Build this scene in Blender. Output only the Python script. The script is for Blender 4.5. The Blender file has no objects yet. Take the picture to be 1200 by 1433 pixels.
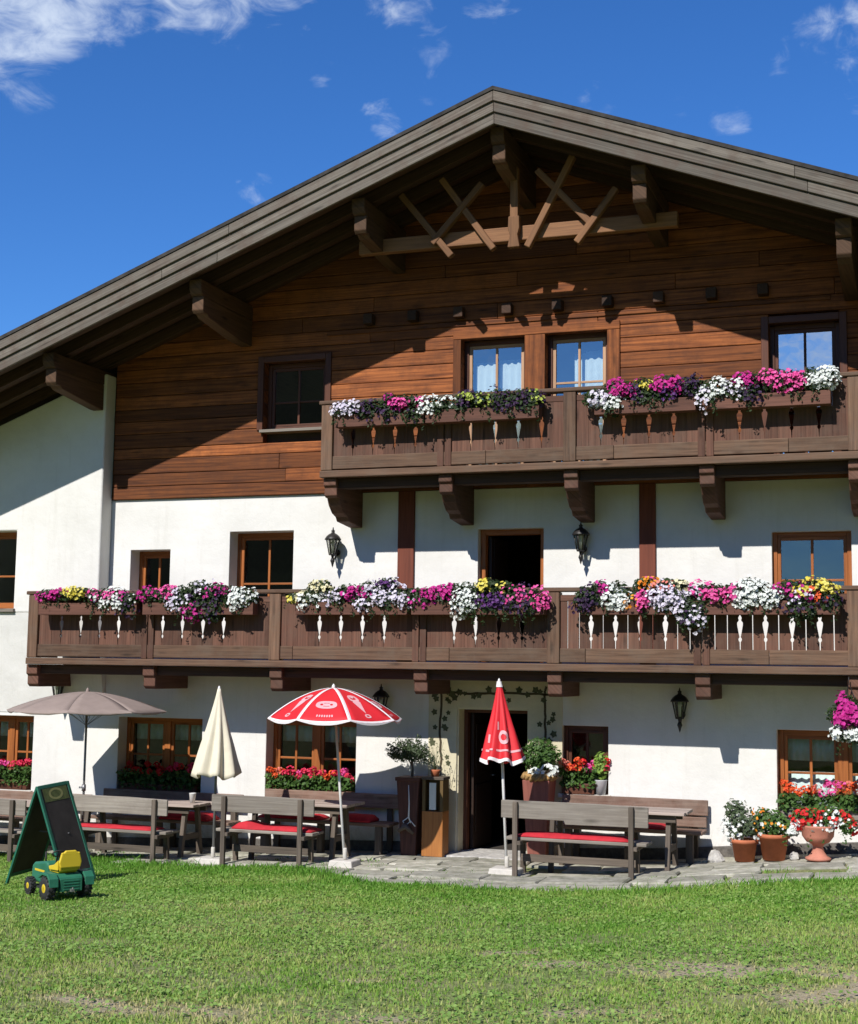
import bpy, math, random
import numpy as np
from mathutils import Vector, Matrix

# ------------------------------------------------------------------ scene, camera, light
scene = bpy.context.scene
col = scene.collection
R_ = math.radians

YAW, PITCH, ROLL = R_(19.88), R_(6.307), R_(0.786)
CAM = Vector((5.89, -19.0, 2.51))
fw = Vector((-math.sin(YAW) * math.cos(PITCH), math.cos(YAW) * math.cos(PITCH), math.sin(PITCH)))
rt = Vector((math.cos(YAW), math.sin(YAW), 0))
up = rt.cross(fw)
rt2 = rt * math.cos(ROLL) + up * math.sin(ROLL)
up2 = -rt * math.sin(ROLL) + up * math.cos(ROLL)
cam = bpy.data.cameras.new("camera")
cam.sensor_fit = 'HORIZONTAL'; cam.sensor_width = 36.0; cam.lens = 36.0 * 1992 / 1200
cam.clip_start = 0.1; cam.clip_end = 3000
cam_o = bpy.data.objects.new("camera", cam); col.objects.link(cam_o)
m = Matrix((rt2, up2, -fw)).transposed().to_4x4(); m.translation = CAM
cam_o.matrix_world = m
scene.camera = cam_o

SUN_TRAVEL = Vector((0.22, 1.0, -0.92)).normalized()
sun = bpy.data.lights.new("sun", 'SUN'); sun.energy = 4.25; sun.angle = R_(0.5); sun.color = (1.0, 0.955, 0.88)
sun_o = bpy.data.objects.new("sun", sun); col.objects.link(sun_o)
sun_o.rotation_euler = SUN_TRAVEL.to_track_quat('-Z', 'Y').to_euler()

scene.view_settings.view_transform = 'Standard'
scene.view_settings.look = 'None'
scene.view_settings.gamma = 1.0
scene.view_settings.exposure = 0.38
try:
    scene.cycles.max_bounces = 7; scene.cycles.diffuse_bounces = 4; scene.cycles.transparent_max_bounces = 16
    scene.cycles.caustics_reflective = False; scene.cycles.caustics_refractive = False
    scene.cycles.use_denoising = True
except Exception:
    pass

world = bpy.data.worlds.new("World"); scene.world = world; world.use_nodes = True

def build_world():
    nt = world.node_tree; N = nt.nodes; L = nt.links; N.clear()
    out = N.new('ShaderNodeOutputWorld')
    sky = N.new('ShaderNodeTexSky'); sky.sky_type = 'NISHITA'; sky.sun_disc = False
    sky.sun_elevation = R_(42.2); sky.sun_rotation = R_(192.4)
    sky.altitude = 1500; sky.air_density = 1.0; sky.dust_density = 0.2; sky.ozone_density = 2.5
    hs = N.new('ShaderNodeHueSaturation'); hs.inputs['Saturation'].default_value = 1.22; hs.inputs['Value'].default_value = 1.0
    hs.inputs['Hue'].default_value = 0.503
    ml = N.new('ShaderNodeMixRGB'); ml.blend_type = 'MULTIPLY'; ml.inputs[0].default_value = 1; ml.inputs[2].default_value = (0.60, 0.86, 1.12, 1)
    L.new(sky.outputs[0], hs.inputs['Color']); L.new(hs.outputs[0], ml.inputs[1])
    bg = N.new('ShaderNodeBackground'); bg.inputs['Strength'].default_value = 0.108
    L.new(ml.outputs[0], bg.inputs['Color'])
    cl = N.new('ShaderNodeBackground'); cl.inputs['Color'].default_value = (0.66, 0.74, 0.85, 1); cl.inputs['Strength'].default_value = 0.95
    tc = N.new('ShaderNodeTexCoord')
    # two scales of stretched, warped noise make the wisps
    ns = []
    for sc, dist, rot in ((13, 0.7, 18), (34, 0.8, 34)):
        nz = N.new('ShaderNodeTexNoise'); nz.inputs['Scale'].default_value = sc; nz.inputs['Detail'].default_value = 7
        nz.inputs['Roughness'].default_value = 0.6; nz.inputs['Distortion'].default_value = dist
        mp = N.new('ShaderNodeMapping'); mp.inputs['Scale'].default_value = (0.8, 1.0, 1.5); mp.inputs['Rotation'].default_value = (0, R_(rot), 0)
        L.new(tc.outputs['Generated'], mp.inputs['Vector']); L.new(mp.outputs[0], nz.inputs['Vector']); ns.append(nz.outputs['Fac'])
    av = N.new('ShaderNodeMath'); av.operation = 'ADD'; L.new(ns[0], av.inputs[0]); L.new(ns[1], av.inputs[1])
    nd = N.new('ShaderNodeVectorMath'); nd.operation = 'NORMALIZE'; L.new(tc.outputs['Generated'], nd.inputs[0])
    # (azimuth from +Y towards +X, elevation, radius) in degrees, weight
    blobs = CLOUDS
    acc = None
    for az, el, rad, w in blobs:
        d = (math.sin(R_(az)) * math.cos(R_(el)), math.cos(R_(az)) * math.cos(R_(el)), math.sin(R_(el)))
        dp = N.new('ShaderNodeVectorMath'); dp.operation = 'DOT_PRODUCT'; dp.inputs[1].default_value = d
        L.new(nd.outputs[0], dp.inputs[0])
        mr = N.new('ShaderNodeMapRange'); mr.interpolation_type = 'SMOOTHSTEP'
        mr.inputs['From Min'].default_value = math.cos(R_(rad)); mr.inputs['From Max'].default_value = math.cos(R_(rad * 0.12))
        mr.inputs['To Min'].default_value = 0; mr.inputs['To Max'].default_value = w
        L.new(dp.outputs['Value'], mr.inputs['Value'])
        if acc is None:
            acc = mr.outputs[0]
        else:
            mx = N.new('ShaderNodeMath'); mx.operation = 'MAXIMUM'; L.new(acc, mx.inputs[0]); L.new(mr.outputs[0], mx.inputs[1]); acc = mx.outputs[0]
    ad = N.new('ShaderNodeMath'); ad.operation = 'MULTIPLY_ADD'; ad.inputs[1].default_value = 2.0; ad.inputs[2].default_value = -2.64
    L.new(av.outputs[0], ad.inputs[0])
    sm = N.new('ShaderNodeMath'); sm.operation = 'ADD'; L.new(ad.outputs[0], sm.inputs[0]); L.new(acc, sm.inputs[1])
    mr = N.new('ShaderNodeMapRange'); mr.interpolation_type = 'SMOOTHSTEP'
    mr.inputs['From Min'].default_value = 0.0; mr.inputs['From Max'].default_value = 1.25; mr.inputs['To Max'].default_value = 0.8
    L.new(sm.outputs[0], mr.inputs['Value'])
    mix = N.new('ShaderNodeMixShader'); L.new(mr.outputs[0], mix.inputs[0]); L.new(bg.outputs[0], mix.inputs[1]); L.new(cl.outputs[0], mix.inputs[2])
    L.new(mix.outputs[0], out.inputs[0])

CLOUDS = [(-37.6, 24.6, 4.8, 1.28), (-34.0, 25.8, 3.4, 1.05), (-37.0, 21.9, 2.4, 1.05), (-36.0, 21.7, 1.4, 0.9), (-29.6, 26.0, 3.4, 1.0), (-26.5, 26.6, 2.6, 0.95),
          (-21.4, 26.4, 2.2, 0.9), (-17.5, 26.6, 2.0, 0.8),
          (-3.9, 23.7, 2.3, .98), (-5.4, 23.1, 1.4, .92), (-2.4, 24.2, 2.0, .88), (-2.6, 22.0, 1.2, .95),
          (-20.1, 24.3, 1.5, 0.8), (-20.1, 22.9, 1.4, 0.8), (-22.0, 21.7, 1.2, 0.85), (-27.3, 18.9, 1.3, 0.85), (-24.6, 23.4, 1.0, 0.7),
          (-13.0, 22.4, 1.5, 0.78), (-7.7, 21.4, 1.3, 0.85), (-9.9, 22.4, 1.3, 0.75),
          # out of view, put in for the window panes to reflect: clouds opposite the house
          (185.4, 12.4, 4.6, 1.15), (198, 14.5, 3.6, 0.95), (215, 14, 8, 1.0), (160, 16, 10, 1.0), (120, 20, 14, 1.0), (240, 22, 12, 0.9)]
build_world()

# ------------------------------------------------------------------ materials
def new_mat(name):
    mt = bpy.data.materials.new(name); mt.use_nodes = True
    nt = mt.node_tree; nt.nodes.clear()
    out = nt.nodes.new('ShaderNodeOutputMaterial'); b = nt.nodes.new('ShaderNodeBsdfPrincipled')
    nt.links.new(b.outputs[0], out.inputs[0])
    return mt, nt, b, out

def rgb(c): return (c[0], c[1], c[2], 1)

def wood(name, light, dark, rough=0.75, gs=(1.3, 26), tint=0.35, weather=None, bump=0.25):
    mt, nt, b, out = new_mat(name); N = nt.nodes; L = nt.links
    uv = N.new('ShaderNodeUVMap')
    mp = N.new('ShaderNodeMapping'); mp.inputs['Scale'].default_value = (gs[0], gs[1], 1)
    L.new(uv.outputs[0], mp.inputs[0])
    n1 = N.new('ShaderNodeTexNoise'); n1.inputs['Scale'].default_value = 1; n1.inputs['Detail'].default_value = 7; n1.inputs['Roughness'].default_value = 0.65; n1.inputs['Distortion'].default_value = 0.5
    L.new(mp.outputs[0], n1.inputs['Vector'])
    r = N.new('ShaderNodeValToRGB'); r.color_ramp.elements[0].position = 0.33; r.color_ramp.elements[1].position = 0.66
    r.color_ramp.elements[0].color = rgb(dark); r.color_ramp.elements[1].color = rgb(light)
    L.new(n1.outputs['Fac'], r.inputs[0])
    # knots
    mk = N.new('ShaderNodeMapping'); mk.inputs['Scale'].default_value = (1.6, 6, 1); L.new(uv.outputs[0], mk.inputs[0])
    vo = N.new('ShaderNodeTexVoronoi'); vo.inputs['Scale'].default_value = 1.0; L.new(mk.outputs[0], vo.inputs['Vector'])
    kr = N.new('ShaderNodeMapRange'); kr.inputs['From Min'].default_value = 0.05; kr.inputs['From Max'].default_value = 0.2; kr.inputs['To Min'].default_value = 0.45; kr.inputs['To Max'].default_value = 1
    L.new(vo.outputs['Distance'], kr.inputs[0])
    at = N.new('ShaderNodeAttribute'); at.attribute_name = 'tint'
    tm = N.new('ShaderNodeMapRange'); tm.inputs['To Min'].default_value = 1 - tint; tm.inputs['To Max'].default_value = 1 + tint
    L.new(at.outputs['Fac'], tm.inputs[0])
    mu = N.new('ShaderNodeMath'); mu.operation = 'MULTIPLY'; L.new(kr.outputs[0], mu.inputs[0]); L.new(tm.outputs[0], mu.inputs[1])
    mx = N.new('ShaderNodeVectorMath'); mx.operation = 'SCALE'; L.new(r.outputs[0], mx.inputs[0]); L.new(mu.outputs[0], mx.inputs['Scale'])
    colr = mx.outputs[0]
    if weather:
        tc = N.new('ShaderNodeTexCoord')
        n2 = N.new('ShaderNodeTexNoise'); n2.inputs['Scale'].default_value = 3.5; n2.inputs['Detail'].default_value = 6; n2.inputs['Roughness'].default_value = 0.7
        L.new(tc.outputs['Object'], n2.inputs['Vector'])
        wr = N.new('ShaderNodeMapRange'); wr.inputs['From Min'].default_value = 0.45; wr.inputs['From Max'].default_value = 0.72; wr.inputs['To Max'].default_value = weather[1]
        L.new(n2.outputs['Fac'], wr.inputs[0])
        wm = N.new('ShaderNodeMixRGB'); wm.inputs[2].default_value = rgb(weather[0]); L.new(wr.outputs[0], wm.inputs[0]); L.new(colr, wm.inputs[1]); colr = wm.outputs[0]
    L.new(colr, b.inputs['Base Color'])
    b.inputs['Roughness'].default_value = rough
    b.inputs['Specular IOR Level'].default_value = 0.3
    bp_ = N.new('ShaderNodeBump'); bp_.inputs['Strength'].default_value = bump; bp_.inputs['Distance'].default_value = 0.01
    L.new(n1.outputs['Fac'], bp_.inputs['Height']); L.new(bp_.outputs[0], b.inputs['Normal'])
    return mt

def plain(name, c, rough=0.6, var=0.15, scale=8, metal=0.0, bump=0.0, c2=None, spec=0.4, coord='Object'):
    mt, nt, b, out = new_mat(name); N = nt.nodes; L = nt.links
    tc = N.new('ShaderNodeTexCoord'); n = N.new('ShaderNodeTexNoise'); n.inputs['Scale'].default_value = scale; n.inputs['Detail'].default_value = 5; n.inputs['Roughness'].default_value = 0.65
    L.new(tc.outputs[coord], n.inputs['Vector'])
    mx = N.new('ShaderNodeMixRGB'); c2 = c2 or tuple(x * (1 - 2 * var) for x in c)
    rr = N.new('ShaderNodeMapRange'); rr.inputs['From Min'].default_value = 0.35; rr.inputs['From Max'].default_value = 0.65; L.new(n.outputs['Fac'], rr.inputs[0])
    mx.inputs[1].default_value = rgb(c2); mx.inputs[2].default_value = rgb(c); L.new(rr.outputs[0], mx.inputs[0])
    L.new(mx.outputs[0], b.inputs['Base Color']); b.inputs['Roughness'].default_value = rough; b.inputs['Metallic'].default_value = metal
    b.inputs['Specular IOR Level'].default_value = spec
    if bump:
        bu = N.new('ShaderNodeBump'); bu.inputs['Strength'].default_value = bump; bu.inputs['Distance'].default_value = 0.02
        L.new(n.outputs['Fac'], bu.inputs['Height']); L.new(bu.outputs[0], b.inputs['Normal'])
    return mt

def leafy(name, c1, c2, trans=0.3, rough=0.5, attr=None):
    mt, nt, b, out = new_mat(name); N = nt.nodes; L = nt.links
    if attr:
        g = N.new('ShaderNodeAttribute'); g.attribute_name = attr; fac = g.outputs['Fac']
    else:
        g = N.new('ShaderNodeNewGeometry'); fac = g.outputs['Random Per Island']
    mx = N.new('ShaderNodeMixRGB'); mx.inputs[1].default_value = rgb(c1); mx.inputs[2].default_value = rgb(c2); L.new(fac, mx.inputs[0])
    L.new(mx.outputs[0], b.inputs['Base Color']); b.inputs['Roughness'].default_value = rough; b.inputs['Specular IOR Level'].default_value = 0.25
    tr = N.new('ShaderNodeBsdfTranslucent'); L.new(mx.outputs[0], tr.inputs['Color'])
    ms = N.new('ShaderNodeMixShader'); ms.inputs[0].default_value = trans
    L.new(b.outputs[0], ms.inputs[1]); L.new(tr.outputs[0], ms.inputs[2]); L.new(ms.outputs[0], out.inputs[0])
    return mt

def glassmat(name, refl, tintc=(0.9, 0.95, 0.95)):
    mt, nt, b, out = new_mat(name); N = nt.nodes; L = nt.links
    N.remove(b)
    tr = N.new('ShaderNodeBsdfTransparent'); tr.inputs[0].default_value = rgb(tintc)
    gl = N.new('ShaderNodeBsdfGlossy'); gl.inputs['Roughness'].default_value = 0.015
    tc = N.new('ShaderNodeTexCoord'); nz = N.new('ShaderNodeTexNoise'); nz.inputs['Scale'].default_value = 2.2; L.new(tc.outputs['Object'], nz.inputs['Vector'])
    bu = N.new('ShaderNodeBump'); bu.inputs['Strength'].default_value = 0.05; bu.inputs['Distance'].default_value = 0.05; L.new(nz.outputs['Fac'], bu.inputs['Height'])
    L.new(bu.outputs[0], gl.inputs['Normal'])
    fr = N.new('ShaderNodeFresnel'); fr.inputs['IOR'].default_value = 1.5
    ad = N.new('ShaderNodeMath'); ad.operation = 'ADD'; ad.inputs[1].default_value = refl; ad.use_clamp = True; L.new(fr.outputs[0], ad.inputs[0])
    ge = N.new('ShaderNodeNewGeometry'); iv = N.new('ShaderNodeMath'); iv.operation = 'SUBTRACT'; iv.inputs[0].default_value = 1; L.new(ge.outputs['Backfacing'], iv.inputs[1])
    mm = N.new('ShaderNodeMath'); mm.operation = 'MULTIPLY'; L.new(ad.outputs[0], mm.inputs[0]); L.new(iv.outputs[0], mm.inputs[1])
    ms = N.new('ShaderNodeMixShader'); L.new(mm.outputs[0], ms.inputs[0]); L.new(tr.outputs[0], ms.inputs[1]); L.new(gl.outputs[0], ms.inputs[2])
    L.new(ms.outputs[0], out.inputs[0])
    return mt

M = {}
M['clad'] = wood('larch_cladding', (0.31, 0.100, 0.028), (0.080, 0.021, 0.007), gs=(0.9, 20), tint=0.5, weather=((0.075, 0.027, 0.013), 0.6))
M['frame'] = wood('window_wood', (0.40, 0.135, 0.035), (0.24, 0.075, 0.02), rough=0.5, tint=0.15)
M['darkframe'] = wood('dark_window_wood', (0.12, 0.042, 0.022), (0.07, 0.026, 0.015), rough=0.5, tint=0.15)
M['doorwood'] = wood('dark_door_wood', (0.038, 0.02, 0.013), (0.02, 0.011, 0.008), rough=0.55, tint=0.1)
M['showcase'] = wood('olive_showcase_wood', (0.17, 0.11, 0.04), (0.10, 0.062, 0.024), rough=0.55, tint=0.1)
M['paleframe'] = wood('pale_sash_wood', (0.52, 0.33, 0.21), (0.36, 0.2, 0.11), rough=0.5, tint=0.1)
M['fascia'] = wood('weathered_fascia', (0.19, 0.168, 0.142), (0.068, 0.057, 0.047), gs=(0.7, 34), tint=0.3, weather=((0.095, 0.06, 0.045), 0.7))
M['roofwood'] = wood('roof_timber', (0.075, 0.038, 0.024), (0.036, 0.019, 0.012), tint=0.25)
M['purlin'] = wood('purlin_timber', (0.115, 0.062, 0.036), (0.058, 0.032, 0.019), tint=0.25)
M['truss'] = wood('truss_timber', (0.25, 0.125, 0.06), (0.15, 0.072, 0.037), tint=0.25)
M['balc'] = wood('balcony_boards', (0.15, 0.070, 0.047), (0.075, 0.034, 0.023), gs=(1.0, 30), tint=0.32, weather=((0.115, 0.078, 0.058), 0.5))
M['balcl'] = wood('balcony_rail_wood', (0.17, 0.098, 0.062), (0.075, 0.042, 0.027), tint=0.34, weather=((0.14, 0.105, 0.078), 0.5))
M['post'] = wood('wall_post_wood', (0.20, 0.058, 0.034), (0.13, 0.038, 0.024), tint=0.1)
M['bench'] = wood('grey_bench_wood', (0.31, 0.275, 0.235), (0.185, 0.16, 0.135), gs=(1.2, 34), tint=0.18, weather=((0.17, 0.14, 0.115), 0.5))
M['benchleg'] = wood('bench_leg_wood', (0.15, 0.12, 0.095), (0.075, 0.06, 0.048), tint=0.25)
M['wallbench'] = wood('brown_wall_bench_wood', (0.26, 0.165, 0.125), (0.13, 0.078, 0.056), gs=(1.4, 20), tint=0.25, weather=((0.34, 0.28, 0.23), 0.4))
M['tabletop'] = wood('table_top_wood', (0.46, 0.38, 0.33), (0.3, 0.235, 0.2), tint=0.15)
M['menuwood'] = wood('orange_pillar_wood', (0.42, 0.175, 0.05), (0.28, 0.105, 0.03), tint=0.1, rough=0.5)
M['planter'] = wood('dark_planter_wood', (0.115, 0.05, 0.037), (0.065, 0.03, 0.024), tint=0.15)
M['planterred'] = wood('red_brown_planter_wood', (0.27, 0.095, 0.07), (0.165, 0.055, 0.042), tint=0.15)
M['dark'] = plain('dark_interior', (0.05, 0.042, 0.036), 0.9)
M['floorint'] = plain('interior_floor', (0.10, 0.065, 0.04), 0.7)
M['plinth'] = plain('plinth_render', (0.16, 0.145, 0.13), 0.95, var=0.25, scale=14, bump=0.4)
M['cream'] = plain('cream_plaster', (0.66, 0.60, 0.43), 0.9, var=0.06, scale=5, bump=0.2)
M['roofcover'] = plain('roof_shingles', (0.055, 0.05, 0.047), 0.9, var=0.3, scale=6, bump=0.4)
M['iron'] = plain('black_iron', (0.022, 0.020, 0.020), 0.45, var=0.1, scale=20)
M['lampglass'] = glassmat('lamp_glass', 0.06, (0.75, 0.76, 0.72))
M['glass_sky'] = glassmat('sky_reflecting_glass', 0.30)
M['glass'] = glassmat('window_glass', 0.02)
M['glass_mid'] = glassmat('balcony_window_glass', 0.1)
M['glass_cloud'] = glassmat('bright_reflecting_glass', 0.62)
M['curtain'] = plain('white_curtain', (0.82, 0.84, 0.82), 0.9, var=0.04)
M['curtaingreen'] = plain('pale_green_curtain', (0.42, 0.52, 0.46), 0.9, var=0.06)
M['red'] = plain('red_cushion_cloth', (0.52, 0.022, 0.035), 0.85, var=0.12, scale=10, bump=0.1)
M['redumb'] = plain('red_umbrella_cloth', (0.66, 0.022, 0.032), 0.6, var=0.05, scale=3)
M['whitecloth'] = plain('white_umbrella_cloth', (0.80, 0.76, 0.77), 0.7, var=0.03)
M['pinkcloth'] = plain('faded_print', (0.78, 0.42, 0.45), 0.7, var=0.06)
M['creamcloth'] = plain('cream_umbrella_cloth', (0.74, 0.68, 0.53), 0.8, var=0.04)
M['taupe'] = plain('taupe_umbrella_cloth', (0.30, 0.235, 0.205), 0.8, var=0.06)
M['whitemetal'] = plain('white_pole_paint', (0.75, 0.74, 0.73), 0.35, var=0.03)
M['greymetal'] = plain('grey_pole_metal', (0.25, 0.25, 0.26), 0.4, var=0.05, metal=0.5)
M['concrete'] = plain('pale_concrete', (0.60, 0.57, 0.52), 0.9, var=0.08, scale=14, bump=0.2)
M['terracotta'] = plain('terracotta', (0.50, 0.155, 0.07), 0.8, var=0.12, scale=7, bump=0.1)
M['pinkclay'] = plain('pink_terracotta', (0.56, 0.22, 0.15), 0.8, var=0.1, scale=7)
M['soil'] = plain('soil', (0.04, 0.028, 0.02), 0.95, var=0.3, scale=30, bump=0.5)
M['boardgreen'] = plain('green_board_paint', (0.018, 0.135, 0.085), 0.5, var=0.08)
M['slate'] = plain('chalkboard_slate', (0.048, 0.040, 0.036), 0.7, var=0.2, scale=5)
M['emblem'] = plain('board_emblem_olive', (0.115, 0.14, 0.045), 0.6, var=0.2, scale=20)
M['emblemy'] = plain('board_emblem_yellow', (0.30, 0.29, 0.11), 0.6, var=0.1, scale=20)
M['toygreen'] = plain('toy_green_plastic', (0.03, 0.175, 0.10), 0.5, var=0.12, scale=3)
M['toyyellow'] = plain('toy_yellow_plastic', (0.68, 0.50, 0.03), 0.5, var=0.03, scale=3)
M['tyre'] = plain('toy_black_tyre', (0.035, 0.035, 0.035), 0.7, var=0.2, scale=18)
M['toygrey'] = plain('toy_grey_plastic', (0.16, 0.17, 0.155), 0.6)
M['paper'] = plain('white_paper', (0.72, 0.74, 0.68), 0.7, var=0.02)
M['whiteceramic'] = plain('white_ceramic', (0.78, 0.78, 0.76), 0.3, var=0.02)
M['greypot'] = plain('pale_grey_pot', (0.55, 0.56, 0.58), 0.5, var=0.05)
M['rope'] = plain('twisted_straw', (0.48, 0.29, 0.11), 0.9, var=0.25, scale=25)
M['vine'] = plain('painted_vine_brown', (0.085, 0.065, 0.038), 0.9, var=0.15, scale=10)
M['vineleaf'] = plain('painted_vine_leaf', (0.105, 0.115, 0.06), 0.9, var=0.25, scale=12)
M['stone'] = plain('field_stone', (0.56, 0.54, 0.51), 0.9, var=0.2, scale=12, bump=0.5)
M['trough'] = wood('flower_trough_wood', (0.15, 0.066, 0.046), (0.085, 0.038, 0.027), tint=0.2)
M['leafdark'] = leafy('dark_leaves', (0.014, 0.030, 0.010), (0.045, 0.075, 0.024))
M['leaf'] = leafy('green_leaves', (0.035, 0.085, 0.018), (0.10, 0.19, 0.045))
M['leafolive'] = leafy('olive_leaves', (0.045, 0.070, 0.032), (0.105, 0.145, 0.075))
M['leaflime'] = leafy('lime_leaves', (0.13, 0.24, 0.04), (0.28, 0.42, 0.08))
PET = {'white': ((0.70, 0.74, 0.70), (0.88, 0.90, 0.88)), 'lilac': ((0.60, 0.55, 0.68), (0.84, 0.80, 0.88)), 'magenta': ((0.42, 0.012, 0.19), (0.66, 0.045, 0.34)),
       'pink': ((0.70, 0.05, 0.28), (0.86, 0.16, 0.46)), 'violet': ((0.075, 0.02, 0.12), (0.17, 0.06, 0.25)), 'purple': ((0.022, 0.012, 0.035), (0.075, 0.035, 0.10)),
       'yellow': ((0.66, 0.55, 0.05), (0.86, 0.78, 0.22)), 'orange': ((0.72, 0.20, 0.02), (0.85, 0.42, 0.04)), 'cream': ((0.72, 0.66, 0.36), (0.88, 0.84, 0.62)),
       'red': ((0.50, 0.012, 0.015), (0.76, 0.035, 0.035)), 'hotred': ((0.64, 0.02, 0.07), (0.86, 0.07, 0.16)), 'scarlet': ((0.72, 0.075, 0.018), (0.88, 0.16, 0.05)), 'coral': ((0.74, 0.16, 0.12), (0.86, 0.3, 0.24)),
       'lime': ((0.30, 0.40, 0.06), (0.55, 0.62, 0.14))}
for k, (a, b_) in PET.items():
    M['pet_' + k] = leafy(k + '_petals', a, b_, trans=0.25, rough=0.6)

def plaster():
    mt, nt, b, out = new_mat('white_plaster'); N = nt.nodes; L = nt.links
    tc = N.new('ShaderNodeTexCoord')
    n1 = N.new('ShaderNodeTexNoise'); n1.inputs['Scale'].default_value = 0.9; n1.inputs['Detail'].default_value = 8; n1.inputs['Roughness'].default_value = 0.65
    n2 = N.new('ShaderNodeTexNoise'); n2.inputs['Scale'].default_value = 38; n2.inputs['Detail'].default_value = 4
    n3 = N.new('ShaderNodeTexNoise'); n3.inputs['Scale'].default_value = 3.2; n3.inputs['Detail'].default_value = 3
    for n in (n1, n2, n3): L.new(tc.outputs['Object'], n.inputs['Vector'])
    r = N.new('ShaderNodeValToRGB'); r.color_ramp.elements[0].position = 0.3; r.color_ramp.elements[1].position = 0.62
    r.color_ramp.elements[0].color = (0.66, 0.65, 0.62, 1); r.color_ramp.elements[1].color = (0.765, 0.755, 0.73, 1)
    L.new(n1.outputs['Fac'], r.inputs[0])
    # rain streaks and splash marks
    mp = N.new('ShaderNodeMapping'); mp.inputs['Scale'].default_value = (7, 7, 0.55); L.new(tc.outputs['Object'], mp.inputs[0])
    n4 = N.new('ShaderNodeTexNoise'); n4.inputs['Scale'].default_value = 1; n4.inputs['Detail'].default_value = 7; n4.inputs['Roughness'].default_value = 0.7; L.new(mp.outputs[0], n4.inputs['Vector'])
    sr = N.new('ShaderNodeMapRange'); sr.inputs['From Min'].default_value = 0.54; sr.inputs['From Max'].default_value = 0.76; sr.inputs['To Max'].default_value = 0.24; L.new(n4.outputs['Fac'], sr.inputs[0])
    n5 = N.new('ShaderNodeTexNoise'); n5.inputs['Scale'].default_value = 11; n5.inputs['Detail'].default_value = 8; n5.inputs['Roughness'].default_value = 0.75; L.new(tc.outputs['Object'], n5.inputs['Vector'])
    sx = N.new('ShaderNodeSeparateXYZ'); L.new(tc.outputs['Object'], sx.inputs[0])
    zr = N.new('ShaderNodeMapRange'); zr.inputs['From Min'].default_value = 0.0; zr.inputs['From Max'].default_value = 0.75; zr.inputs['To Min'].default_value = 0.24; zr.inputs['To Max'].default_value = 0.0; L.new(sx.outputs['Z'], zr.inputs[0])
    sa = N.new('ShaderNodeMath'); sa.operation = 'ADD'; L.new(n5.outputs['Fac'], sa.inputs[0]); L.new(zr.outputs[0], sa.inputs[1])
    sp = N.new('ShaderNodeMapRange'); sp.inputs['From Min'].default_value = 0.62; sp.inputs['From Max'].default_value = 0.8; sp.inputs['To Max'].default_value = 0.5; L.new(sa.outputs[0], sp.inputs[0])
    mxd = N.new('ShaderNodeMath'); mxd.operation = 'MAXIMUM'; L.new(sr.outputs[0], mxd.inputs[0]); L.new(sp.outputs[0], mxd.inputs[1])
    dm = N.new('ShaderNodeMixRGB'); dm.inputs[2].default_value = (0.44, 0.42, 0.36, 1); L.new(mxd.outputs[0], dm.inputs[0]); L.new(r.outputs[0], dm.inputs[1])
    L.new(dm.outputs[0], b.inputs['Base Color'])
    b.inputs['Roughness'].default_value = 0.92; b.inputs['Specular IOR Level'].default_value = 0.15
    b1 = N.new('ShaderNodeBump'); b1.inputs['Strength'].default_value = 0.22; b1.inputs['Distance'].default_value = 0.06; L.new(n3.outputs['Fac'], b1.inputs['Height'])
    b2 = N.new('ShaderNodeBump'); b2.inputs['Strength'].default_value = 0.25; b2.inputs['Distance'].default_value = 0.008; L.new(n2.outputs['Fac'], b2.inputs['Height'])
    L.new(b1.outputs[0], b2.inputs['Normal']); L.new(b2.outputs[0], b.inputs['Normal'])
    return mt
M['plaster'] = plaster()

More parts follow.
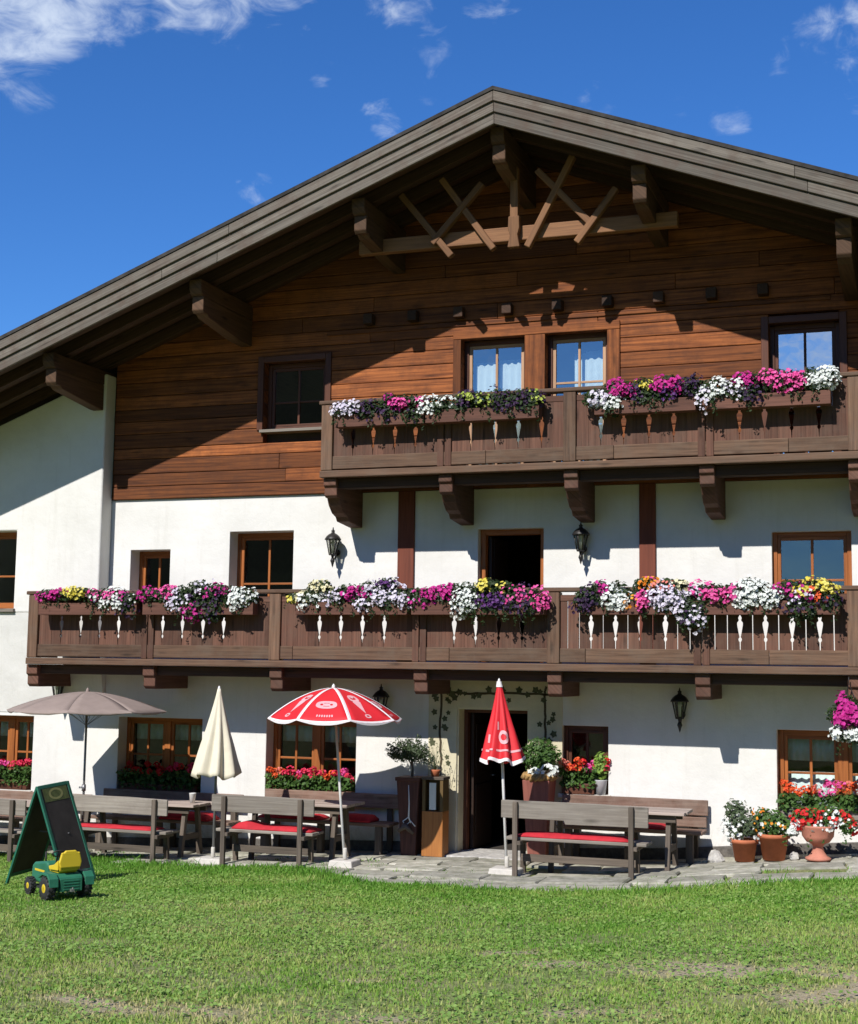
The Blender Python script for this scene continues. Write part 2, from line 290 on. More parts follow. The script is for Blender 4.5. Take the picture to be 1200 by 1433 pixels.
# ------------------------------------------------------------------ mesh helpers
rng = random.Random(7)
class MB:
    def __init__(s): s.v = []; s.f = []; s.uv = []; s.t = []; s.sm = []
    def _faces(s, base, faces, uvf, tint, smooth=False):
        for f in faces:
            s.f.append([base + i for i in f]); s.uv.append([uvf(i) for i in f]); s.t.append(tint); s.sm.append(smooth)
    def hexa(s, P, tint=None):
        """P: 8 corners, x fastest then y then z"""
        P = [Vector(p) for p in P]; base = len(s.v); s.v += [tuple(p) for p in P]
        dx = (P[1] - P[0]).length; dy = (P[2] - P[0]).length; dz = (P[4] - P[0]).length
        dims = [dx, dy, dz]; g = max(range(3), key=lambda i: dims[i]); o1, o2 = [i for i in range(3) if i != g]
        ou, ov = rng.uniform(0, 40), rng.uniform(0, 40)
        tint = rng.random() if tint is None else tint
        bits = [[(i >> k & 1) * dims[k] for k in range(3)] for i in range(8)]
        for f in ((0, 2, 3, 1), (4, 5, 7, 6), (0, 1, 5, 4), (2, 6, 7, 3), (0, 4, 6, 2), (1, 3, 7, 5)):
            s.f.append([base + i for i in f])
            s.uv.append([(ou + bits[i][g], ov + bits[i][o1] + 1.37 * bits[i][o2]) for i in f]); s.t.append(tint); s.sm.append(False)
    def box(s, x0, x1, y0, y1, z0, z1, tint=None):
        x0, x1 = sorted((x0, x1)); y0, y1 = sorted((y0, y1)); z0, z1 = sorted((z0, z1))
        s.hexa([(x, y, z) for z in (z0, z1) for y in (y0, y1) for x in (x0, x1)], tint)
    def beam(s, a, b, w, h, upv=(0, 0, 1), tint=None):
        a, b = Vector(a), Vector(b); d = (b - a).normalized(); sd = d.cross(Vector(upv)).normalized(); u = sd.cross(d)
        P = []
        for c1 in (-h / 2, h / 2):
            for c2 in (-w / 2, w / 2):
                for e in (a, b): P.append(e + sd * c2 + u * c1)
        s.hexa(P, tint)
    def prism(s, poly, axis, d0, d1, tint=None, ga=0):
        """poly: 2D points; axis 'x','y','z' extrusion"""
        n = len(poly); base = len(s.v)
        def mk(p, d): return {'y': (p[0], d, p[1]), 'x': (d, p[0], p[1]), 'z': (p[0], p[1], d)}[axis]
        s.v += [mk(p, d0) for p in poly] + [mk(p, d1) for p in poly]
        ou, ov = rng.uniform(0, 40), rng.uniform(0, 40); tint = rng.random() if tint is None else tint
        def uvf(i):
            p = poly[i % n]; q = (d0 if i < n else d1)
            return (ou + p[ga] , ov + p[1 - ga] + q)
        area = sum(poly[i][0] * poly[(i + 1) % n][1] - poly[(i + 1) % n][0] * poly[i][1] for i in range(n))
        flip = (area > 0) ^ (d1 < d0) ^ (axis == 'y')
        A = list(range(n)); B = [i + n for i in range(n)]
        fs = [A[::-1], B] if flip else [A, B[::-1]]
        for i in range(n):
            j = (i + 1) % n
            fs.append([i, j, j + n, i + n] if flip else [j, i, i + n, j + n])
        s._faces(base, fs, uvf, tint)
    def tube(s, pts, r, n=8, caps=True, tint=None):
        pts = [Vector(p) for p in pts]; rs = r if isinstance(r, (list, tuple)) else [r] * len(pts)
        base = len(s.v); k = len(pts); prev = None
        for i, p in enumerate(pts):
            d = (pts[min(i + 1, k - 1)] - pts[max(i - 1, 0)]).normalized()
            if prev is None:
                a = d.cross(Vector((0, 0, 1)) if abs(d.z) < 0.9 else Vector((1, 0, 0))).normalized()
            else:
                a = (prev - d * prev.dot(d)).normalized()
            prev = a; b = d.cross(a)
            for j in range(n):
                t = 2 * math.pi * j / n; q = p + (a * math.cos(t) + b * math.sin(t)) * rs[i]; s.v.append(tuple(q))
        ln = [0]
        for i in range(1, k): ln.append(ln[-1] + (pts[i] - pts[i - 1]).length)
        uvf = lambda i: (ln[min(i // n, k - 1)], (i % n) * 0.02)
        fs = [[i * n + j, i * n + (j + 1) % n, (i + 1) * n + (j + 1) % n, (i + 1) * n + j] for i in range(k - 1) for j in range(n)]
        tint = rng.random() if tint is None else tint
        s._faces(base, fs, uvf, tint, True)
        if caps: s._faces(base, [list(range(n))[::-1], [(k - 1) * n + j for j in range(n)]], uvf, tint)
    def lathe(s, prof, c=(0, 0, 0), n=20, sq=False, tint=None, smooth=True, rot=0.0):
        base = len(s.v); k = len(prof)
        for r, z in prof:
            for j in range(n):
                t = rot + 2 * math.pi * j / n; s.v.append((c[0] + r * math.cos(t), c[1] + r * math.sin(t), c[2] + z))
        fs = [[i * n + j, i * n + (j + 1) % n, (i + 1) * n + (j + 1) % n, (i + 1) * n + j] for i in range(k - 1) for j in range(n)]
        uvf = lambda i: ((i // n) * 0.1, (i % n) * 0.05)
        tint = rng.random() if tint is None else tint
        s._faces(base, fs, uvf, tint, smooth)
        s._faces(base, [list(range(n))[::-1], [(k - 1) * n + j for j in range(n)]], uvf, tint)
    def raw(s, verts, faces, tint=None, smooth=False):
        base = len(s.v); s.v += [tuple(v) for v in verts]
        tint = rng.random() if tint is None else tint
        s._faces(base, faces, lambda i: (verts[i][0], verts[i][1] + verts[i][2]), tint, smooth)
    def build(s, name, mat, parent=None, bevel=0.0, seg=2, loc=None):
        me = bpy.data.meshes.new(name); me.from_pydata(s.v, [], s.f)
        uvl = me.uv_layers.new(name='UVMap'); flat = [c for f in s.uv for p in f for c in p]; uvl.data.foreach_set('uv', flat)
        at = me.attributes.new('tint', 'FLOAT', 'FACE'); at.data.foreach_set('value', s.t)
        me.polygons.foreach_set('use_smooth', s.sm)
        return finish(me, name, mat, parent, bevel, seg, loc)
def finish(me, name, mat, parent=None, bevel=0.0, seg=2, loc=None):
    me.materials.append(mat); me.update(); me.validate()
    o = bpy.data.objects.new(name, me); col.objects.link(o)
    if parent: o.parent = parent
    if loc: o.location = loc
    if bevel:
        b = o.modifiers.new('bevel', 'BEVEL'); b.width = bevel; b.segments = seg; b.limit_method = 'ANGLE'; b.angle_limit = R_(40)
    return o
def tag(o, label=None, cat=None, group=None, kind=None):
    if label: o['label'] = label
    if cat: o['category'] = cat
    if group: o['group'] = group
    if kind: o['kind'] = kind
    return o
def thing(name, label, cat, loc=(0, 0, 0), rz=0.0, group=None):
    o = bpy.data.objects.new(name, None); col.objects.link(o); o.location = loc; o.rotation_euler = (0, 0, rz); o.empty_display_size = 0.2
    return tag(o, label, cat, group)
def copy_tree(o, parent=None):
    c = o.copy(); col.objects.link(c)
    if parent: c.parent = parent
    for ch in list(o.children): copy_tree(ch, c)
    return c

# numpy card meshes -------------------------------------------------
nr = np.random.default_rng(5)
def frames(nrm):
    nrm = nrm / np.linalg.norm(nrm, axis=1, keepdims=True)
    ref = nr.normal(size=nrm.shape); a = np.cross(nrm, ref); a /= np.linalg.norm(a, axis=1, keepdims=True) + 1e-9
    return a, np.cross(nrm, a), nrm
def np_mesh(name, V, F, mat, parent=None, smooth=False):
    """V (n,k,3), F list of index tuples within k (all the same length)"""
    n, k, _ = V.shape; F = np.array(F); fl = F.shape[1]
    me = bpy.data.meshes.new(name); me.vertices.add(n * k); me.vertices.foreach_set('co', V.reshape(-1).astype(np.float32))
    idx = (F[None] + (np.arange(n) * k)[:, None, None]).reshape(-1).astype(np.int32)
    nf = n * len(F); me.loops.add(len(idx)); me.loops.foreach_set('vertex_index', idx)
    me.polygons.add(nf); me.polygons.foreach_set('loop_start', (np.arange(nf) * fl).astype(np.int32))
    me.update(calc_edges=True)
    return finish(me, name, mat, parent)
def leaves(name, pos, nrm, size, mat, parent=None, aspect=0.55, fold=0.15):
    a, b, n = frames(nrm); s = size[:, None]
    V = np.stack([pos - a * s, pos + b * s * aspect + n * s * fold, pos + a * s, pos - b * s * aspect + n * s * fold], 1)
    return np_mesh(name, V, [(0, 1, 2), (0, 2, 3)], mat, parent)
def blooms(name, pos, nrm, size, mat, parent=None, petals=5, depth=0.3):
    a, b, n = frames(nrm); s = size[:, None]
    L = [pos - n * s * depth]; k = petals * 2
    for j in range(k):
        t = 2 * math.pi * j / k; r = 1.0 if j % 2 == 0 else 0.72
        L.append(pos + (a * math.cos(t) + b * math.sin(t)) * s * r + (n * s * (0.12 if j % 2 else -0.05)))
    V = np.stack(L, 1)
    return np_mesh(name, V, [(0, 1 + j, 1 + (j + 1) % k) for j in range(k)], mat, parent)
def shell(n, c, r, out=(0.0, -0.6, 0.5), inner=0.55):
    """points in the outer shell of an ellipsoid, with outward normals"""
    d = nr.normal(size=(n, 3)); d /= np.linalg.norm(d, axis=1, keepdims=True)
    rad = nr.uniform(inner, 1.0, (n, 1)) ** 0.6
    p = np.array(c) + d * np.array(r) * rad
    nn = d + np.array(out) + nr.normal(scale=0.35, size=(n, 3))
    return p, nn

# ------------------------------------------------------------------ ground
HX = [-60, -12, -8, -6, -4.5, -3, -1, 0, 1, 2, 3, 3.7, 4.5, 6, 9, 14, 60]
HZ = [-1.2, -.45, -.3, -.22, -.15, -.09, -.02, 0, 0, .04, .12, .19, .26, .37, .55, .8, 1.6]
def sstep(t): t = np.clip(t, 0, 1); return t * t * (3 - 2 * t)
def vnoise(x, y, sc, seed=0):
    x = np.asarray(x, float) * sc + seed * 17.3; y = np.asarray(y, float) * sc - seed * 9.1
    xi = np.floor(x).astype(np.int64); yi = np.floor(y).astype(np.int64); fx = sstep(x - xi); fy = sstep(y - yi)
    def h(i, j):
        k = (i * 374761393 + j * 668265263 + seed * 1442695) & 0x7fffffff
        k = ((k ^ (k >> 13)) * 1274126177) & 0x7fffffff
        return ((k ^ (k >> 16)) & 0xffff) / 65535.0
    return (h(xi, yi) * (1 - fx) + h(xi + 1, yi) * fx) * (1 - fy) + (h(xi, yi + 1) * (1 - fx) + h(xi + 1, yi + 1) * fx) * fy
def fbm(x, y, sc, seed=0):
    return sum(vnoise(x, y, sc * 2 ** i, seed + i) / 2 ** (i + 1) for i in range(4)) / 0.9375
def edge_y(x):   # front edge of the flagstones
    return np.interp(x, [-20, -9, -5.4, -4.3, -3.3, -2.2, -1.6, -1.0, -0.4, 1.0, 2.5, 3.3, 4.1, 4.9, 7, 12], [-1.3, -1.3, -1.35, -1.95, -2.1, -1.9, -2.2, -2.95, -3.2, -3.15, -3.1, -3.05, -2.85, -2.55, -2.3, -2.3])
def gz(x, y):
    x = np.asarray(x, float); y = np.asarray(y, float)
    h = np.interp(x, HX, HZ) * (1 - 0.5 * sstep((-y - 2.5) / 9.5))
    h = h + 0.05 * np.clip(-y - 2.6, 0, 18) + 0.035 * (fbm(x, y, 0.55, 3) - 0.5) * sstep((-y - 2.5) / 1.5)
    return h
def g(x, y): return float(gz(x, y))

BARE = [(4.55, -8.65, .7, .3), (5.1, -8.85, .8, .38), (5.0, -9.35, .6, .3), (4.2, -8.5, .5, .22), (5.6, -9.2, .7, .4), (2.67, -10.9, .35, .16), (3.9, -10.42, .3, .13), (1.35, -11.1, .55, .22), (.8, -11.0, .3, .13), (2.65, -8.0, .25, .12), (3.15, -8.5, .3, .14), (1.9, -9.5, .25, .1)]
def bareness(x, y):
    b = np.zeros(np.shape(x))
    for bx, by, br, bs in BARE: b = np.maximum(b, np.exp(-(((x - bx) / br) ** 2 + ((y - by) / bs) ** 2)))
    return np.clip(b * 1.5, 0, 1.15) * np.clip(3.6 * (fbm(x, y, 2.6, 6) - .27), 0, 1.4)
def ground():
    xs = np.unique(np.concatenate([np.linspace(-600, -40, 12), np.linspace(-40, -10, 16), np.linspace(-10, 10, 241), np.linspace(10, 40, 16), np.linspace(40, 600, 12)]))
    ys = np.unique(np.concatenate([np.linspace(-600, -40, 12), np.linspace(-40, -14, 14), np.linspace(-14, 1, 211), np.linspace(1, 30, 10), np.linspace(30, 600, 10)]))
    X, Y = np.meshgrid(xs, ys); Z = gz(X, Y) - 0.02
    nx, ny = len(xs), len(ys); V = np.stack([X, Y, Z], -1).reshape(-1, 3)
    F = [(j * nx + i, j * nx + i + 1, (j + 1) * nx + i + 1, (j + 1) * nx + i) for j in range(ny - 1) for i in range(nx - 1)]
    me = bpy.data.meshes.new('ground'); me.from_pydata(V.tolist(), [], F); me.polygons.foreach_set('use_smooth', [True] * len(F))
    mt, nt, b, out = new_mat('meadow_soil'); N = nt.nodes; L = nt.links
    tc = N.new('ShaderNodeTexCoord')
    n1 = N.new('ShaderNodeTexNoise'); n1.inputs['Scale'].default_value = 1.1; n1.inputs['Detail'].default_value = 8; n1.inputs['Roughness'].default_value = 0.7
    n2 = N.new('ShaderNodeTexNoise'); n2.inputs['Scale'].default_value = 26; n2.inputs['Detail'].default_value = 5
    L.new(tc.outputs['Object'], n1.inputs['Vector']); L.new(tc.outputs['Object'], n2.inputs['Vector'])
    r = N.new('ShaderNodeValToRGB'); r.color_ramp.elements[0].position = 0.3; r.color_ramp.elements[1].position = 0.7
    r.color_ramp.elements[0].color = (0.14, 0.22, 0.055, 1); r.color_ramp.elements[1].color = (0.31, 0.27, 0.15, 1)
    L.new(n1.outputs['Fac'], r.inputs[0])
    mx = N.new('ShaderNodeMixRGB'); mx.blend_type = 'OVERLAY'; mx.inputs[0].default_value = 0.9; L.new(r.outputs[0], mx.inputs[1]); L.new(n2.outputs['Fac'], mx.inputs[2])
    L.new(mx.outputs[0], b.inputs['Base Color']); b.inputs['Roughness'].default_value = 1; b.inputs['Specular IOR Level'].default_value = 0.1
    bu = N.new('ShaderNodeBump'); bu.inputs['Strength'].default_value = 0.6; bu.inputs['Distance'].default_value = 0.03; L.new(n2.outputs['Fac'], bu.inputs['Height']); L.new(bu.outputs[0], b.inputs['Normal'])
    at = me.attributes.new('bare', 'FLOAT', 'POINT'); at.data.foreach_set('value', np.clip(bareness(X, Y), 0, 1).reshape(-1).astype(np.float32))
    an = N.new('ShaderNodeAttribute'); an.attribute_name = 'bare'; bm_ = N.new('ShaderNodeMixRGB'); bm_.inputs[2].default_value = (0.40, 0.335, 0.225, 1)
    L.new(an.outputs['Fac'], bm_.inputs[0]); L.new(mx.outputs[0], bm_.inputs[1])
    n3 = N.new('ShaderNodeTexNoise'); n3.inputs['Scale'].default_value = 75; n3.inputs['Detail'].default_value = 4; n3.inputs['Roughness'].default_value = 0.7; L.new(tc.outputs['Object'], n3.inputs['Vector'])
    m3 = N.new('ShaderNodeMapRange'); m3.inputs['From Min'].default_value = 0.3; m3.inputs['From Max'].default_value = 0.7; m3.inputs['To Min'].default_value = 0.45; m3.inputs['To Max'].default_value = 1.35; L.new(n3.outputs['Fac'], m3.inputs[0])
    s3 = N.new('ShaderNodeVectorMath'); s3.operation = 'SCALE'; L.new(bm_.outputs[0], s3.inputs[0]); L.new(m3.outputs[0], s3.inputs['Scale']); L.new(s3.outputs[0], b.inputs['Base Color'])
    o = finish(me, 'ground', mt); tag(o, kind='structure')
ground()

def flagstones():
    b = MB(); r = random.Random(3)
    y = -0.02; rows = []
    x0, x1 = -9.0, 9.0
    # staggered, jittered slabs
    ysr = [0.0]
    while ysr[-1] > -3.6: ysr.append(ysr[-1] - r.uniform(0.34, 0.62))
    pts = {}
    for j in range(len(ysr) - 1):
        x = x0 + r.uniform(0, .5)
        while x < x1:
            w = r.uniform(0.45, 1.15); xa, xb = x + 0.015, x + w - 0.015; ya, yb = ysr[j] - 0.015, ysr[j + 1] + 0.015; x += w
            xm, ym = (xa + xb) / 2, (ya + yb) / 2
            if ym < float(edge_y(xm)) + 0.12 or r.random() < 0.03: continue
            if xm < -4.6 and ym < -1.0: continue
            P = [(xa, ya), (xm + r.uniform(-.1, .1), ya + r.uniform(-.04, .03)), (xb, ya), (xb + r.uniform(-.03, .02), ym), (xb, yb), (xm + r.uniform(-.1, .1), yb + r.uniform(-.03, .05)), (xa, yb), (xa + r.uniform(-.02, .03), ym)]
            P = [(p[0] + r.uniform(-.035, .035), min(p[1] + r.uniform(-.035, .035), -0.005)) for p in P]
            tl = r.uniform(-.012, .012)
            n = len(P); base = [(p[0], p[1], g(*p) - 0.05) for p in P]; top = [(xm + (p[0] - xm) * .965, ym + (p[1] - ym) * .965, g(*p) + 0.012 + tl + r.uniform(-.006, .006)) for p in P]
            mid = [(p[0], p[1], t[2] - 0.018) for p, t in zip(P, top)]
            V = base + mid + top
            F = [list(range(2 * n, 3 * n))[::-1]]
            for k in range(2):
                for i in range(n): F.append([k * n + i, (k + 1) * n + i, (k + 1) * n + (i + 1) % n, k * n + (i + 1) % n])
            b.raw(V, F)
    mt, nt, bs, out = new_mat('flagstone'); N = nt.nodes; L = nt.links
    tc = N.new('ShaderNodeTexCoord'); n1 = N.new('ShaderNodeTexNoise'); n1.inputs['Scale'].default_value = 5; n1.inputs['Detail'].default_value = 9; n1.inputs['Roughness'].default_value = 0.7
    L.new(tc.outputs['Object'], n1.inputs['Vector'])
    rr = N.new('ShaderNodeValToRGB'); rr.color_ramp.elements[0].position = 0.32; rr.color_ramp.elements[1].position = 0.68
    rr.color_ramp.elements[0].color = (0.20, 0.20, 0.14, 1); rr.color_ramp.elements[1].color = (0.54, 0.515, 0.44, 1); L.new(n1.outputs['Fac'], rr.inputs[0])
    at = N.new('ShaderNodeAttribute'); at.attribute_name = 'tint'; tm = N.new('ShaderNodeMapRange'); tm.inputs['To Min'].default_value = 0.72; tm.inputs['To Max'].default_value = 1.12; L.new(at.outputs['Fac'], tm.inputs[0])
    sc = N.new('ShaderNodeVectorMath'); sc.operation = 'SCALE'; L.new(rr.outputs[0], sc.inputs[0]); L.new(tm.outputs[0], sc.inputs['Scale'])
    L.new(sc.outputs[0], bs.inputs['Base Color']); bs.inputs['Roughness'].default_value = 0.9
    bu = N.new('ShaderNodeBump'); bu.inputs['Strength'].default_value = 0.5; bu.inputs['Distance'].default_value = 0.02; L.new(n1.outputs['Fac'], bu.inputs['Height']); L.new(bu.outputs[0], bs.inputs['Normal'])
    o = b.build('flagstone_path', mt); tag(o, kind='structure')
flagstones()

def added_hills():
    # unseen forested slopes, added to block low sky and to show in window panes
    az = np.radians(np.linspace(92, 268, 150)); rad = np.linspace(170, 950, 26); A, Rr = np.meshgrid(az, rad)
    X, Y = Rr * np.sin(A), Rr * np.cos(A)
    d = np.degrees(A); gap = sstep((d - 172) / 5) * (1 - sstep((d - 199.5) / 5)); el = 21 - 18.2 * gap
    t = sstep((Rr - 170) / 620); Z = 790 * np.tan(np.radians(el)) * t * (.86 + .3 * fbm(X, Y, .004, 11)) + 9 * fbm(X, Y, .03, 5) * sstep((Rr - 180) / 80) - 3
    V = np.stack([X, Y, Z], -1).reshape(-1, 3); nx = len(az)
    F = [(j * nx + i, j * nx + i + 1, (j + 1) * nx + i + 1, (j + 1) * nx + i) for j in range(len(rad) - 1) for i in range(nx - 1)]
    me = bpy.data.meshes.new('added_hills'); me.from_pydata(V.tolist(), [], F)
    o = finish(me, 'added_hills', plain('added_forest_slope', (0.05, 0.085, 0.03), 1.0, scale=0.05, c2=(0.018, 0.035, 0.016))); tag(o, kind='structure')
added_hills()

# ------------------------------------------------------------------ the house
house = thing('farmhouse', 'large white plastered alpine farmhouse with brown timber gable and two flowered balconies', 'house')
X0, ZR, SL = 0.52, 10.10, 0.377       # ridge, top of roof at ridge, slope
OV = 1.9                              # overhang
WL, WR = -9.7, 10.7
def roof_z(x): return ZR - SL * abs(x - X0)
# openings  (x0,x1,z0,z1)
OPEN = {'f1': (-5.85, -5.16, 3.30, 4.27), 'f2': (-4.15, -3.10, 3.30, 4.52), 'fd': (-0.24, 0.71, 2.62, 4.48), 'f4': (3.80, 4.80, 3.35, 4.36),
        'g0': (-8.60, -7.48, 0.56, 1.70), 'g1': (-5.95, -4.52, 0.60, 1.73), 'g2': (-3.46, -2.04, 0.62, 1.77), 'door': (-0.52, 0.51, 0.0, 1.99), 'g3': (0.98, 1.62, 0.87, 1.78), 'g4': (3.83, 5.45, 0.70, 1.80)}
OPEN_WING = {'f0': (-8.75, -7.74, 3.36, 4.58)}
UPW = {'w1': (-3.62, -2.62, 6.03, 7.05), 'w2': (-0.50, 0.44, 5.27, 7.20), 'w3': (0.74, 1.62, 5.27, 7.21), 'w4': (3.80, 4.70, 5.27, 7.13)}

def wall_mesh(x0, x1, z0, z1, holes, y0, y1, top=None, wob=0.0):
    """front face at y0, back at y1 with openings; outer edges closed"""
    b = MB()
    xs = sorted({x0, x1} | {h[0] for h in holes} | {h[1] for h in holes}); zs = sorted({z0, z1} | {h[2] for h in holes} | {h[3] for h in holes})
    xs = [x for x in xs if x0 <= x <= x1]; zs = [z for z in zs if z0 <= z <= z1]
    idx = {}; V = []; F = []
    def vid(i, j, k):
        if (i, j, k) not in idx:
            idx[(i, j, k)] = len(V)
            z = zs[j]
            if top and j == len(zs) - 1: z = top(xs[i])
            V.append((xs[i], (y0, y1)[k], z))
        return idx[(i, j, k)]
    def solid(i, j):
        if i < 0 or j < 0 or i >= len(xs) - 1 or j >= len(zs) - 1: return False
        cx, cz = (xs[i] + xs[i + 1]) / 2, (zs[j] + zs[j + 1]) / 2
        return not any(h[0] < cx < h[1] and h[2] < cz < h[3] for h in holes)
    for i in range(len(xs) - 1):
        for j in range(len(zs) - 1):
            if not solid(i, j): continue
            F.append([vid(i, j, 0), vid(i + 1, j, 0), vid(i + 1, j + 1, 0), vid(i, j + 1, 0)])
            F.append([vid(i, j, 1), vid(i, j + 1, 1), vid(i + 1, j + 1, 1), vid(i + 1, j, 1)])
            if not solid(i - 1, j): F.append([vid(i, j, 0), vid(i, j + 1, 0), vid(i, j + 1, 1), vid(i, j, 1)])
            if not solid(i + 1, j): F.append([vid(i + 1, j, 0), vid(i + 1, j, 1), vid(i + 1, j + 1, 1), vid(i + 1, j + 1, 0)])
            if not solid(i, j - 1): F.append([vid(i, j, 0), vid(i, j, 1), vid(i + 1, j, 1), vid(i + 1, j, 0)])
            if not solid(i, j + 1): F.append([vid(i, j + 1, 0), vid(i + 1, j + 1, 0), vid(i + 1, j + 1, 1), vid(i, j + 1, 1)])
    b.raw(V, F, 0.5)
    return b
UNDER = 0.56
wb = wall_mesh(WL, WR, -0.7, 5.05, list(OPEN.values()) + [(-8.75, -7.74, 3.36, 4.58)], 0.0, 0.5)
wb.build('plaster_wall', M['plaster'], house, bevel=0.028, seg=4)
sd = MB()
for xa, xb in ((WL, WL + 0.45), (WR - 0.45, WR)):
    sd.box(xa, xb, 0.502, 12.0, -1.0, 5.05)
sd.box(WL, WR, 12.001, 12.4, -1.0, 5.05)
sd.build('plaster_side_wall', M['plaster'], house)
# projecting wing wall on the left (and its twin on the far right)
wg = wall_mesh(WL - 0.002, -6.21, 3.3, 6.3, list(OPEN_WING.values()), -0.30, -0.003, top=lambda x: roof_z(x) - UNDER)
wg.build('projecting_wall', M['plaster'], house, bevel=0.035, seg=4)
tp_ = MB(); tp_.hexa([(WL - .002, -.010, 1.76), (-6.21, -.010, 1.76), (WL - .002, -.003, 1.76), (-6.21, -.003, 1.76), (WL - .002, -.30, 3.3), (-6.21, -.30, 3.3), (WL - .002, -.003, 3.3), (-6.21, -.003, 3.3)], .5)
tp_.build('projecting_wall', M['plaster'], house)
wg = wall_mesh(7.25, WR + 0.002, 2.62, 6.3, [], -0.30, -0.003, top=lambda x: roof_z(x) - UNDER)
wg.build('projecting_wall', M['plaster'], house, bevel=0.035, seg=4)
# inside: floors and dark rooms
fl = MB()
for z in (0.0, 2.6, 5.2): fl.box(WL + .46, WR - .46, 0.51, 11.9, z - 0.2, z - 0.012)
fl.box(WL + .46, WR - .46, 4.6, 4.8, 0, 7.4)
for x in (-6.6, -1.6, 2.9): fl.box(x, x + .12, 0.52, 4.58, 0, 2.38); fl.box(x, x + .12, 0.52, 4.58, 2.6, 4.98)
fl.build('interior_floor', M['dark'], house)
# plinth
for xa, xb in ((-9.5, -6), (-6, -3.4), (-3.4, -0.97), (1.0, 2.4), (2.4, 3.7), (3.7, 5.6), (5.6, 10.5)):
    za, zb = g(xa, 0), g(xb, 0)
    pl = MB(); pl.hexa([(xa, -.035, za - .2), (xb, -.035, zb - .2), (xa, .02, za - .2), (xb, .02, zb - .2), (xa, -.03, za + .15), (xb, -.03, zb + .15), (xa, .02, za + .15), (xb, .02, zb + .15)], 0.5)
    pl.build('plinth', M['plinth'], house, bevel=0.01)

# timber cladding of the gable
def cladding():
    b = MB(); z = 5.052; r = random.Random(12)
    while z < 9.7:
        h = r.uniform(0.165, 0.235); zt = z + h - 0.006
        half = (ZR - .30 - z) / SL; half_t = (ZR - .30 - zt) / SL
        xa, xb = max(-6.19, X0 - half), min(7.23, X0 + half)
        if half_t < .2: break
        cuts = [(-99, -99)]
        segs = [(xa, xb)]
        for w in UPW.values():
            if w[2] - 0.0 < zt and w[3] > z:
                ns = []
                # only where the board meets the opening
                for s0, s1 in segs:
                    if w[1] <= s0 or w[0] >= s1: ns.append((s0, s1))
                    else:
                        if w[0] > s0: ns.append((s0, w[0]))
                        if w[1] < s1: ns.append((w[1], s1))
                segs = ns
        for s0, s1 in segs:
            x = s0
            while x < s1 - 0.01:
                L_ = r.uniform(2.6, 4.8); e = min(x + L_, s1)
                if s1 - e < 0.5: e = s1
                dy = r.uniform(-.006, .006); tn = r.random(); xt, et = max(x, X0 - half_t), min(e, X0 + half_t)
                b.hexa([(x + .001, -.05 + dy, z), (e - .001, -.05 + dy, z), (x + .001, .1, z), (e - .001, .1, z), (xt + .001, -.05 + dy, zt), (et - .001, -.05 + dy, zt), (xt + .001, .1, zt), (et - .001, .1, zt)], tn)
                x = e
        z += h
    return b.build('timber_cladding', M['clad'], house, bevel=0.012, seg=2)
cladding()
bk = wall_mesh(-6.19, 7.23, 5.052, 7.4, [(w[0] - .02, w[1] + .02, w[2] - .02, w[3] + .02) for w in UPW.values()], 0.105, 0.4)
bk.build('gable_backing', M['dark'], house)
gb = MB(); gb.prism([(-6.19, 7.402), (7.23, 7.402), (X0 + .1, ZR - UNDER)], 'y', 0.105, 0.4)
gb.build('gable_backing', M['dark'], house)

